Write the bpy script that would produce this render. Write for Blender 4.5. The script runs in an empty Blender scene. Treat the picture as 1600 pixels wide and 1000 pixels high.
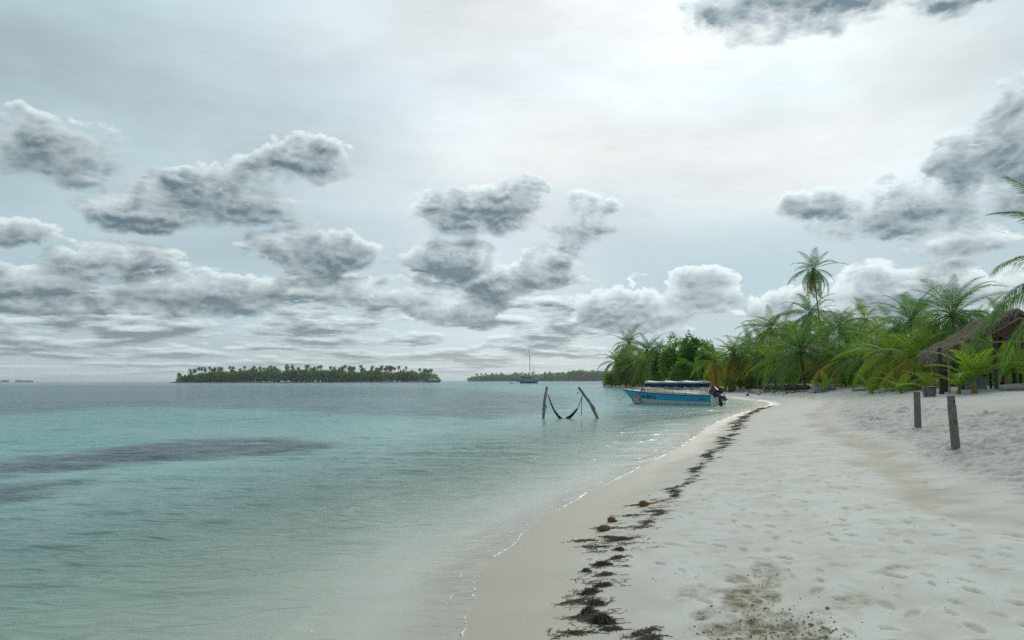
import bpy, bmesh, math, random
import numpy as np
from mathutils import Vector, Matrix

random.seed(7)
rng = np.random.default_rng(7)
R = math.radians
scene = bpy.context.scene
col = scene.collection

# ------------------------------------------------------------------ camera
LENS, CAM_Z, PITCH, ROLL = 26.0, 2.0, 4.69, -0.15
cam_data = bpy.data.cameras.new('camera')
cam_data.lens = LENS
cam_data.sensor_width = 36.0
cam_data.clip_start = 0.05
cam_data.clip_end = 60000.0
cam = bpy.data.objects.new('camera', cam_data)
col.objects.link(cam)
CAM_M = Matrix.Rotation(R(90 + PITCH), 3, 'X') @ Matrix.Rotation(R(ROLL), 3, 'Z')
cam.matrix_world = Matrix.Translation((0, 0, CAM_Z)) @ CAM_M.to_4x4()
scene.camera = cam
FPX = 1600 * LENS / 36.0


def ray(px, py):
    """world direction of a photograph pixel (1600 x 1000), scaled so that y = 1"""
    v = CAM_M @ Vector(((px - 800) / FPX, -(py - 500) / FPX, -1.0))
    return v / v.y


def at(px, py, depth):
    """point seen at a pixel, at the given distance along y"""
    r = ray(px, py)
    return Vector((r.x * depth, depth, CAM_Z + r.z * depth))


def on_level(px, py, z=0.0):
    r = ray(px, py)
    d = (z - CAM_Z) / r.z
    return Vector((r.x * d, d, z))


# ------------------------------------------------------------------ light and sky
SUN_AZ, SUN_EL = 26.5, 26.0          # degrees; azimuth to the right of +Y
sun_dir = Vector((math.sin(R(SUN_AZ)) * math.cos(R(SUN_EL)), math.cos(R(SUN_AZ)) * math.cos(R(SUN_EL)), math.sin(R(SUN_EL))))
sun_data = bpy.data.lights.new('sun', 'SUN')
sun_data.energy = 1.0
sun_data.angle = R(26)
sun_data.color = (1.0, 0.96, 0.90)
sun = bpy.data.objects.new('sun', sun_data)
col.objects.link(sun)
sun.rotation_euler = (-sun_dir).to_track_quat('-Z', 'Y').to_euler()

scene.view_settings.view_transform = 'Standard'
scene.view_settings.look = 'None'
scene.view_settings.gamma = 1.0
scene.view_settings.exposure = 1.0
scene.view_settings.use_curve_mapping = False
scene.cycles.use_adaptive_sampling = True
scene.cycles.adaptive_threshold = 0.012
scene.cycles.use_denoising = False
scene.cycles.max_bounces = 8
scene.cycles.diffuse_bounces = 3
scene.cycles.glossy_bounces = 3
scene.cycles.transparent_max_bounces = 12
scene.cycles.volume_bounces = 0
scene.cycles.caustics_reflective = False
scene.cycles.caustics_refractive = False

world = bpy.data.worlds.new('World')
scene.world = world
world.use_nodes = True
world.cycles.sampling_method = 'MANUAL'
world.cycles.sample_map_resolution = 512


class NT:
    """small helper to write node trees"""
    def __init__(self, tree):
        self.t = tree

    def n(self, kind, **kw):
        nd = self.t.nodes.new(kind)
        for k, v in kw.items():
            setattr(nd, k, v)
        return nd

    def set(self, sock, v):
        if isinstance(v, bpy.types.NodeSocket):
            self.t.links.new(v, sock)
        else:
            sock.default_value = v

    def math(self, op, a, b=None, c=None, clamp=False):
        nd = self.n('ShaderNodeMath', operation=op, use_clamp=clamp)
        for i, v in enumerate((a, b, c)):
            if v is not None:
                self.set(nd.inputs[i], v)
        return nd.outputs[0]

    def vec(self, op, a, b=None, c=None, scale=None):
        nd = self.n('ShaderNodeVectorMath', operation=op)
        for i, v in enumerate((a, b, c)):
            if v is not None:
                self.set(nd.inputs[i], v)
        if scale is not None:
            self.set(nd.inputs['Scale'], scale)
        return nd.outputs['Value'] if op in ('LENGTH', 'DOT_PRODUCT', 'DISTANCE') else nd.outputs[0]

    def comb(self, x, y, z=0.0):
        nd = self.n('ShaderNodeCombineXYZ')
        for i, v in enumerate((x, y, z)):
            self.set(nd.inputs[i], v)
        return nd.outputs[0]

    def sep(self, v):
        nd = self.n('ShaderNodeSeparateXYZ')
        self.set(nd.inputs[0], v)
        return nd.outputs

    def noise(self, v, scale, detail=4.0, rough=0.55, distort=0.0, out='Fac', dim='3D', lac=2.0):
        nd = self.n('ShaderNodeTexNoise', noise_dimensions=dim)
        if v is not None:
            self.set(nd.inputs['Vector'], v)
        self.set(nd.inputs['Scale'], scale)
        self.set(nd.inputs['Detail'], detail)
        self.set(nd.inputs['Roughness'], rough)
        self.set(nd.inputs['Lacunarity'], lac)
        self.set(nd.inputs['Distortion'], distort)
        return nd.outputs[out]

    def ramp(self, v, a, b, lo=0.0, hi=1.0, smooth=True):
        nd = self.n('ShaderNodeMapRange', interpolation_type='SMOOTHSTEP' if smooth else 'LINEAR')
        nd.clamp = True
        for i, x in enumerate((v, a, b, lo, hi)):
            self.set(nd.inputs[i], x)
        return nd.outputs[0]

    def mix(self, f, a, b, blend='MIX'):
        nd = self.n('ShaderNodeMix', data_type='RGBA', blend_type=blend)
        nd.clamp_factor = True
        self.set(nd.inputs[0], f)
        for i, v in ((6, a), (7, b)):
            if isinstance(v, tuple) and len(v) == 3:
                v = (*v, 1.0)
            self.set(nd.inputs[i], v)
        return nd.outputs[2]


def lin(r, g, b):
    f = lambda c: (c / 255 / 12.92) if c / 255 <= 0.04045 else ((c / 255 + 0.055) / 1.055) ** 2.4
    return (f(r), f(g), f(b))


def azel(px, py):
    r = ray(px, py).normalized()
    return math.degrees(math.atan2(r.x, r.y)), math.degrees(math.asin(r.z))


# cumulus in the sky: centre and half size (photograph pixels, turned into azimuth / elevation), weight
CLOUDS = [
    (335, 312, 150, 46, 1.0), (210, 330, 110, 40, .95), (395, 270, 85, 34, .8), (475, 250, 85, 42, .85),
    (95, 240, 135, 66, .48), (45, 362, 65, 30, .8), (165, 396, 120, 28, .9), (500, 392, 125, 40, .9),
    (795, 320, 66, 50, 1.0), (700, 338, 72, 42, .9), (905, 350, 70, 46, .62), (705, 405, 80, 38, .9), (850, 422, 75, 40, 1.0), (775, 435, 80, 34, .8),
    (90, 474, 330, 20, .95), (330, 452, 150, 32, .85), (20, 432, 130, 32, .8), (600, 455, 130, 30, .78),
    (700, 478, 100, 24, .75), (1098, 455, 82, 38, 1.05), (985, 480, 125, 42, .95), (1225, 480, 70, 44, .95), (1370, 458, 95, 50, 1.0), (1475, 446, 120, 42, .95), (1590, 446, 90, 40, .9),
    (1390, 332, 160, 60, .74), (1290, 316, 80, 34, .66), (1500, 262, 60, 75, .85), (1590, 235, 105, 125, .80), (1495, 374, 120, 34, .85),
    (1240, 4, 215, 70, 1.0), (1480, -10, 120, 40, .5),
]
LIFT = 0.9      # degrees towards the light at which the clouds' shading looks for more cloud


def cloud_mask(t, Q):
    """height field of the cumulus at Q = (azimuth, elevation), and the same a little nearer the light"""
    m_acc = u_acc = None
    for (cx, cy, hw, hh, s) in CLOUDS:
        a, e = azel(cx, cy)
        ra = max(azel(cx + hw, cy)[0] - a, 0.3) * 1.06
        re = max(azel(cx, cy - hh)[1] - e, 0.2) * 1.10
        k = 1.1 * s
        v = t.vec('MULTIPLY_ADD', Q, (1 / ra, 1 / re, 0.0), (-a / ra, -e / re, 0.0))
        m = t.math('MULTIPLY_ADD', t.vec('DOT_PRODUCT', v, v), -k, s)
        dl = LIFT / re
        u = t.math('ADD', m, t.vec('DOT_PRODUCT', t.vec('ADD', v, (0.0, dl / 2, 0.0)), (0.0, -2 * k * dl, 0.0)))
        m_acc = m if m_acc is None else t.math('SMOOTH_MAX', m_acc, m, 0.15)
        u_acc = u if u_acc is None else t.math('SMOOTH_MAX', u_acc, u, 0.15)
    return m_acc, u_acc


def build_world():
    t = NT(world.node_tree)
    world.node_tree.nodes.clear()
    out = t.n('ShaderNodeOutputWorld')
    sky = t.n('ShaderNodeTexSky', sky_type='NISHITA')
    sky.sun_disc = False
    sky.sun_elevation = R(SUN_EL)
    sky.sun_rotation = R(SUN_AZ)
    sky.altitude = 0.0
    sky.air_density = 1.0
    sky.dust_density = 1.0
    sky.ozone_density = 1.5
    D = t.vec('NORMALIZE', t.n('ShaderNodeTexCoord').outputs['Generated'])
    x, y, z = t.sep(D)
    az = t.math('MULTIPLY', t.math('ARCTAN2', x, y), 57.29578)
    el = t.math('MULTIPLY', t.math('ARCSINE', z), 57.29578)
    P = t.comb(az, el, 0.0)
    # --- high thin veil lit by the sun behind it
    gd = Vector((math.sin(R(13)) * math.cos(R(25)), math.cos(R(13)) * math.cos(R(25)), math.sin(R(25))))     # thinnest part of the veil
    cosg = t.vec('DOT_PRODUCT', D, tuple(gd))
    ang = t.math('MULTIPLY', t.math('ARCCOSINE', t.math('MINIMUM', cosg, 0.99999)), 57.29578)
    glow = t.math('EXPONENT', t.math('MULTIPLY', ang, -1 / 32.0))
    vn = t.noise(t.vec('MULTIPLY', P, (0.045, 0.13, 0.0)), 1.0, 5.0, 0.55, dim='2D')
    vn2 = t.noise(t.vec('MULTIPLY_ADD', P, (0.020, 0.085, 0.0), (3.1, 1.9, 0.0)), 1.0, 2.0, 0.5, dim='2D')
    lum = t.math('MULTIPLY_ADD', glow, 0.70, 0.35)
    lum = t.math('MULTIPLY', lum, t.math('MULTIPLY_ADD', vn, 0.66, 0.67))
    veilcol = t.mix(t.ramp(glow, 0.22, 0.70), (0.78, 1.0, 1.09), (0.955, 1.0, 1.01))
    veil = t.vec('SCALE', veilcol, scale=t.math('MULTIPLY', lum, 10.0))
    blue = t.vec('MULTIPLY', sky.outputs[0], (0.38, 0.70, 0.86))
    base = t.mix(t.ramp(vn2, 0.36, 0.60, 0.86, 1.0), blue, veil)
    # a clearer, bluer gap low on the right
    gap = t.math('MULTIPLY', t.math('MULTIPLY', t.ramp(az, 3.0, 10.0), t.ramp(el, 13.5, 9.5)), t.ramp(vn, 0.25, 0.6, 0.5, 0.85))
    base = t.mix(gap, base, (4.3, 5.6, 6.2))
    hz = t.math('EXPONENT', t.math('MULTIPLY', t.math('MAXIMUM', el, 0.0), -1 / 2.4))
    hazecol = t.vec('SCALE', t.mix(t.ramp(ang, 70.0, 20.0), (0.84, 1.04, 1.10), (0.96, 1.01, 1.0)), scale=t.math('MULTIPLY_ADD', glow, 5.0, 4.0))
    amb = t.math('MULTIPLY_ADD', glow, 0.45, 0.76)
    dark = t.vec('SCALE', (0.120, 0.182, 0.216), scale=t.math('MULTIPLY', amb, 10.0))
    bright = t.vec('SCALE', (0.78, 0.88, 0.90), scale=t.math('MULTIPLY', amb, 10.0))

    # --- the dome away from the low front: scattered soft cumulus of the same kind
    far = t.noise(t.vec('MULTIPLY', P, (0.06, 0.11, 0.0)), 1.0, 4.0, 0.5, dim='2D')
    fa = t.ramp(far, 0.50, 0.66)
    fc = t.mix(t.ramp(far, 0.54, 0.72), bright, dark)
    bg_far = t.n('ShaderNodeBackground')
    bg_far.inputs['Strength'].default_value = 0.055
    t.set(bg_far.inputs['Color'], t.mix(t.math('MULTIPLY', fa, 0.8), base, fc))

    # --- the low front: rows of stratocumulus towards the horizon, cumulus above
    yc = t.math('MAXIMUM', el, 0.1)
    yy = t.math('MULTIPLY', t.math('LOGARITHM', t.math('ADD', yc, 1.3), 2.718), 4.6)
    rp = t.comb(t.math('MULTIPLY', az, 0.17), yy, 0.0)
    row = t.noise(rp, 1.0, 6.0, 0.56, dim='2D')
    row_up = t.noise(t.vec('ADD', rp, (0.02, 0.30, 0.0)), 1.0, 4.0, 0.55, dim='2D')
    rmask = t.math('MULTIPLY', t.ramp(el, 11.0, 7.0), t.ramp(az, 14.0, 2.0, 0.55, 1.0))
    rd = t.math('ADD', row, t.math('MULTIPLY_ADD', rmask, 0.40, -0.40))
    ra = t.math('MULTIPLY', t.ramp(rd, 0.40, 0.50), 0.95)
    rl = t.math('MULTIPLY_ADD', t.math('SUBTRACT', row, row_up), 4.2, t.ramp(rd, 0.42, 0.62, 0.66, 0.20))
    rl = t.math('MAXIMUM', rl, 0.05)
    rcol = t.mix(rl, dark, bright)
    base2 = t.mix(ra, base, rcol)
    # cumulus
    w = t.math('SUBTRACT', t.noise(P, 0.22, 2.0, 0.5, dim='2D'), 0.5)
    Q = t.vec('MULTIPLY_ADD', t.comb(w, t.math('SUBTRACT', vn, 0.5), 0.0), (1.1, 0.6, 0.0), P)
    m0, m1 = cloud_mask(t, Q)
    NP = t.vec('MULTIPLY', P, (0.17, 0.38, 0.0))
    UPV = (0.03, 0.20, 0.0)
    n0 = t.noise(NP, 1.0, 5.0, 0.52, dim='2D')
    n1 = t.noise(t.vec('ADD', NP, UPV), 1.0, 4.0, 0.52, dim='2D')
    BP = t.vec('MULTIPLY', P, (0.42, 0.72, 0.0))
    b0 = t.noise(BP, 1.0, 4.0, 0.55, dim='2D')
    b1 = t.noise(t.vec('ADD', BP, (0.04, 0.26, 0.0)), 1.0, 3.0, 0.5, dim='2D')
    b0 = t.math('ABSOLUTE', t.math('MULTIPLY_ADD', b0, 2.0, -1.0))
    b1 = t.math('ABSOLUTE', t.math('MULTIPLY_ADD', b1, 2.0, -1.0))
    c0 = t.math('MULTIPLY_ADD', b0, 0.95, t.math('MULTIPLY_ADD', n0, 2.0, -1.17))
    c1 = t.math('MULTIPLY_ADD', b1, 0.95, t.math('MULTIPLY_ADD', n1, 2.0, -1.17))
    upper = t.ramp(t.math('SUBTRACT', m0, m1), -0.35, 0.50)
    bumpy = t.math('MULTIPLY_ADD', upper, 0.55, 0.80)        # flat, smooth bases under billowing tops
    bumpy = t.math('MULTIPLY', bumpy, t.ramp(m0, -0.55, 0.05, 0.0, 1.0))
    d0 = t.math('MULTIPLY_ADD', c0, bumpy, m0)
    d1 = t.math('MULTIPLY_ADD', c1, bumpy, m1)
    soft = t.math('MULTIPLY', t.math('MULTIPLY_ADD', upper, -0.36, 0.74), t.ramp(el, 9.0, 12.5, 0.55, 1.0))
    alpha = t.ramp(d0, 0.0, soft, 0.0, 0.93)
    thick = t.ramp(d0, 0.05, 0.90, 0.0, 1.0, smooth=False)
    lit_up = t.math('MULTIPLY_ADD', thick, -0.82, 1.10)
    lit_dn = t.math('MULTIPLY_ADD', thick, -0.22, 0.24)
    lit = t.math('ADD', t.math('MULTIPLY', lit_up, upper), t.math('MULTIPLY', lit_dn, t.math('SUBTRACT', 1.0, upper)))
    lit = t.math('MULTIPLY_ADD', t.math('SUBTRACT', c0, c1), 0.74, lit)
    # the low cumulus on the right catch more light
    lit = t.math('ADD', lit, t.math('MULTIPLY', t.math('MULTIPLY', t.ramp(az, 3.0, 11.0), t.ramp(el, 11.5, 8.5)), 0.16))
    lit = t.math('MAXIMUM', lit, 0.0)
    ccol = t.mix(lit, dark, bright)
    c = t.mix(alpha, base2, ccol)
    c = t.mix(t.math('MULTIPLY', hz, 0.85), c, hazecol)
    bg = t.n('ShaderNodeBackground')
    bg.inputs['Strength'].default_value = 0.055
    t.set(bg.inputs['Color'], c)
    front = t.math('MULTIPLY', t.ramp(t.math('ABSOLUTE', az), 58.0, 42.0), t.ramp(el, 46.0, 33.0))
    front = t.math('MULTIPLY', front, t.ramp(el, -3.0, -0.5))
    mx = t.n('ShaderNodeMixShader')
    t.set(mx.inputs[0], front)
    t.t.links.new(bg_far.outputs[0], mx.inputs[1])
    t.t.links.new(bg.outputs[0], mx.inputs[2])
    t.t.links.new(mx.outputs[0], out.inputs[0])


build_world()

# ------------------------------------------------------------------ helpers
def smooth01(x):
    x = np.clip(x, 0, 1)
    return x * x * (3 - 2 * x)


_perm = rng.permutation(512)
_gra = rng.uniform(0, 2 * math.pi, 512)


def gnoise(x, y):
    """2-d gradient noise, about -0.7 .. 0.7"""
    xi, yi = np.floor(x).astype(int), np.floor(y).astype(int)
    xf, yf = x - xi, y - yi
    u, v = xf * xf * xf * (xf * (xf * 6 - 15) + 10), yf * yf * yf * (yf * (yf * 6 - 15) + 10)

    def g(ix, iy, dx, dy):
        a = _gra[_perm[(_perm[ix & 511] + iy) & 511]]
        return np.cos(a) * dx + np.sin(a) * dy
    n00, n10 = g(xi, yi, xf, yf), g(xi + 1, yi, xf - 1, yf)
    n01, n11 = g(xi, yi + 1, xf, yf - 1), g(xi + 1, yi + 1, xf - 1, yf - 1)
    return (n00 * (1 - u) + n10 * u) * (1 - v) + (n01 * (1 - u) + n11 * u) * v


def fbm(x, y, octaves=4, gain=0.5):
    a, s = np.zeros_like(x), 1.0
    for k in range(octaves):
        a = a + s * gnoise(x * 2 ** k + 17.3 * k, y * 2 ** k - 9.1 * k)
        s *= gain
    return a


def tag(o, label=None, cat=None, group=None, kind=None):
    for k, v in (('label', label), ('category', cat), ('group', group), ('kind', kind)):
        if v is not None:
            o[k] = v
    return o


def mesh_obj(name, verts, faces, material=None, parent=None, smooth=False, loc=None):
    me = bpy.data.meshes.new(name)
    me.from_pydata([tuple(v) for v in verts], [], [tuple(f) for f in faces])
    if material is not None:
        me.materials.append(material)
    if smooth:
        me.polygons.foreach_set('use_smooth', [True] * len(me.polygons))
    me.update()
    o = bpy.data.objects.new(name, me)
    col.objects.link(o)
    o.parent = parent
    if loc is not None:
        o.location = loc
    return o


def empty(name, loc=(0, 0, 0), rz=0.0):
    o = bpy.data.objects.new(name, None)
    o.empty_display_size = 0.1
    col.objects.link(o)
    o.location = loc
    o.rotation_euler = (0, 0, rz)
    return o


def quad_mesh(name, X, Y, Z, material, smooth=True):
    """grid of vertices (rows, cols) -> one mesh object"""
    nr, nc = X.shape
    me = bpy.data.meshes.new(name)
    co = np.stack([X, Y, Z], -1).reshape(-1, 3).astype(np.float32)
    i = np.arange(nr * nc).reshape(nr, nc)
    q = np.stack([i[:-1, :-1], i[:-1, 1:], i[1:, 1:], i[1:, :-1]], -1).reshape(-1, 4)
    me.vertices.add(len(co))
    me.vertices.foreach_set('co', co.ravel())
    me.loops.add(q.size)
    me.loops.foreach_set('vertex_index', q.ravel().astype(np.int32))
    me.polygons.add(len(q))
    me.polygons.foreach_set('loop_start', np.arange(0, q.size, 4, dtype=np.int32))
    me.polygons.foreach_set('loop_total', np.full(len(q), 4, dtype=np.int32))
    me.update(calc_edges=True)
    me.polygons.foreach_set('use_smooth', np.full(len(q), smooth))
    me.materials.append(material)
    o = bpy.data.objects.new(name, me)
    col.objects.link(o)
    return o


def attr(o, name, values):
    a = o.data.attributes.new(name, 'FLOAT', 'POINT')
    a.data.foreach_set('value', np.asarray(values, np.float32).ravel())


def new_mat(name):
    m = bpy.data.materials.new(name)
    m.use_nodes = True
    m.node_tree.nodes.clear()
    t = NT(m.node_tree)
    out = t.n('ShaderNodeOutputMaterial')
    return m, t, out


def principled(t, out, colour, rough=0.8, spec=0.3, normal=None, metal=0.0):
    p = t.n('ShaderNodeBsdfPrincipled')
    if isinstance(colour, tuple) and len(colour) == 3:
        colour = (*colour, 1.0)
    t.set(p.inputs['Base Color'], colour)
    t.set(p.inputs['Roughness'], rough)
    t.set(p.inputs['Specular IOR Level'], spec)
    t.set(p.inputs['Metallic'], metal)
    if normal is not None:
        t.set(p.inputs['Normal'], normal)
    t.t.links.new(p.outputs[0], out.inputs['Surface'])
    return p


def bump(t, h, strength=0.5, dist=0.01, normal=None):
    b = t.n('ShaderNodeBump')
    b.inputs['Strength'].default_value = strength
    b.inputs['Distance'].default_value = dist
    t.set(b.inputs['Height'], h)
    if normal is not None:
        t.set(b.inputs['Normal'], normal)
    return b.outputs[0]


# ------------------------------------------------------------------ shoreline
SHORE_PX = [(722, 1000), (724, 965), (743, 925), (738, 902), (770, 875), (800, 850), (842, 812), (880, 792), (930, 765), (985, 738),
            (1030, 715), (1065, 697), (1095, 675), (1125, 657), (1160, 645), (1188, 638), (1202, 632), (1194, 627.5), (1165, 624),
            (1130, 620.5), (1095, 616.3), (1050, 611.5), (1005, 607), (962, 604), (946, 602.2)]
shore = [on_level(*p) for p in SHORE_PX]
shore = [(-1.5, -60.0), (-1.0, -10.0), (-0.75, 0.0), (-0.55, 3.0)] + [(p.x, p.y) for p in shore] + [(48, 300), (70, 330), (120, 350)]


def catmull(pts, n=6):
    P = np.array([pts[0]] + list(pts) + [pts[-1]], float)
    res = []
    for i in range(1, len(P) - 2):
        for k in range(n):
            s = k / n
            a, b, c, d = P[i - 1], P[i], P[i + 1], P[i + 2]
            res.append(0.5 * ((2 * b) + (-a + c) * s + (2 * a - 5 * b + 4 * c - d) * s * s + (-a + 3 * b - 3 * c + d) * s ** 3))
    res.append(P[-2])
    return np.array(res)


SHORE = catmull(shore, 4)
LAND_POLY = np.vstack([SHORE, [(700, 380), (700, -60)]])


def poly_sdf(px, py, poly, closed=True, inside=True):
    """signed distance to a polygon: positive inside"""
    d2 = np.full(px.shape, 1e18)
    sgn = np.zeros(px.shape, bool)
    n = len(poly)
    for i in range(n if closed else n - 1):
        ax, ay = poly[i]
        bx, by = poly[(i + 1) % n]
        ex, ey = bx - ax, by - ay
        wx, wy = px - ax, py - ay
        tt = np.clip((wx * ex + wy * ey) / max(ex * ex + ey * ey, 1e-12), 0, 1)
        d2 = np.minimum(d2, (wx - tt * ex) ** 2 + (wy - tt * ey) ** 2)
        if inside:
            c = ((ay <= py) & (by > py)) | ((by <= py) & (ay > py))
            with np.errstate(divide='ignore', invalid='ignore'):
                xx = ax + (py - ay) * ex / (ey if ey != 0 else 1e-12)
            sgn ^= c & (px < xx)
    d = np.sqrt(d2)
    return np.where(sgn, d, -d) if inside else d


def shore_dist(x, y):
    x, y = np.asarray(x, float), np.asarray(y, float)
    return poly_sdf(x, y, LAND_POLY)


def grid_sdf(poly, az, r, step=4):
    """signed distance on a polar grid, worked out on every 4th line and interpolated"""
    ia, ir = np.unique(np.r_[0:len(az):step, len(az) - 1]), np.unique(np.r_[0:len(r):step, len(r) - 1])
    A, RR = np.meshgrid(az[ia], r[ir])
    C = poly_sdf(np.sin(A) * RR, np.cos(A) * RR, poly)
    k = np.arange(len(az))
    T = np.stack([np.interp(k, ia, row) for row in C])
    k = np.arange(len(r))
    lo = np.clip(np.searchsorted(ir, k, side='right') - 1, 0, len(ir) - 2)
    f = ((k - ir[lo]) / (ir[lo + 1] - ir[lo]))[:, None]
    return T[lo] * (1 - f) + T[lo + 1] * f


PS = [-400, -60, -25, -10, -4, -1, 0, 2, 4.5, 6, 7.5, 10, 12.5, 20, 60, 400]
PZ = [-6, -3.2, -2.2, -1.3, -.60, -.12, 0, .15, .32, .50, .68, 1.08, 1.42, 1.55, 1.8, 2.4]


def base_height(x, y, s=None):
    x, y = np.asarray(x, float), np.asarray(y, float)
    if s is None:
        s = shore_dist(x, y)
    z = np.interp(s, PS, PZ)
    land = smooth01((s - 0.5) / 4)
    return z + land * 0.05 * fbm(x * 0.25, y * 0.25, 3)


def ground_at(x, y):
    return float(base_height(np.array([x]), np.array([y]))[0])


def on_ground(px, py):
    """point of the beach seen at a pixel"""
    r = ray(px, py)
    ds = np.geomspace(2.5, 400, 500)
    h = base_height(r.x * ds, ds)
    zz = CAM_Z + r.z * ds
    k = np.argmax(zz < h)
    if k == 0:
        k = len(ds) - 1
    d0, d1 = ds[k - 1], ds[k]
    f0, f1 = (zz - h)[k - 1], (zz - h)[k]
    d = d0 + (d1 - d0) * f0 / (f0 - f1 + 1e-12)
    return Vector((r.x * d, d, CAM_Z + r.z * d))


# ------------------------------------------------------------------ sand
def mat_sand():
    m, t, out = new_mat('sand')
    pos = t.n('ShaderNodeNewGeometry').outputs['Position']

    def at_(n):
        nd = t.n('ShaderNodeAttribute')
        nd.attribute_name = n
        return nd.outputs['Fac']
    s, damp, rough_zone, dirt = at_('shore'), at_('damp'), at_('rough'), at_('dirt')
    big = t.noise(pos, 0.35, 3.0, 0.5)
    mid = t.noise(pos, 2.2, 4.0, 0.55)
    grain = t.noise(pos, 60.0, 3.0, 0.7)
    dry = t.mix(big, (0.62, 0.61, 0.55), (0.70, 0.69, 0.625))
    dry = t.mix(t.ramp(mid, 0.35, 0.7), dry, (0.57, 0.55, 0.48))
    dry = t.mix(rough_zone, dry, t.mix(mid, (0.44, 0.425, 0.37), (0.56, 0.545, 0.49)))
    # wet band along the water, with a wavering upper limit
    lim = t.math('MULTIPLY_ADD', t.noise(pos, 0.7, 3.0, 0.5), 1.6, s)
    wet = t.ramp(lim, 2.1, 1.0)
    c = t.mix(t.math('MULTIPLY', t.ramp(lim, 2.9, 1.7), 0.55), dry, (0.54, 0.505, 0.42))
    c = t.mix(wet, c, (0.47, 0.44, 0.355))
    c = t.mix(t.ramp(s, -0.15, -0.9), c, (0.60, 0.59, 0.50))
    c = t.mix(t.math('MULTIPLY', damp, t.math('MULTIPLY_ADD', mid, 0.7, 0.35)), c, (0.40, 0.365, 0.275))  # damp sand tone, which also paints the shade inside footprints
    c = t.mix(t.math('MULTIPLY', dirt, t.ramp(t.noise(pos, 9.0, 4.0, 0.65), 0.42, 0.62)), c, (0.24, 0.19, 0.115))
    c = t.mix(t.ramp(grain, 0.60, 0.75, 0.0, 0.35), c, (0.30, 0.27, 0.22))
    r = t.math('MULTIPLY_ADD', wet, -0.36, 0.92)
    h = t.math('ADD', t.math('MULTIPLY', t.noise(pos, 25.0, 4.0, 0.65), 0.6), t.math('MULTIPLY', grain, 0.25))
    b = t.n('ShaderNodeBump')
    t.set(b.inputs['Strength'], t.math('MULTIPLY_ADD', wet, -0.40, 0.50))
    b.inputs['Distance'].default_value = 0.012
    t.set(b.inputs['Height'], h)
    principled(t, out, c, r, t.math('MULTIPLY_ADD', wet, 0.17, 0.08), b.outputs[0])
    return m


def polar_rows(r0, r1, n):
    return np.geomspace(r0, r1, n)


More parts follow.
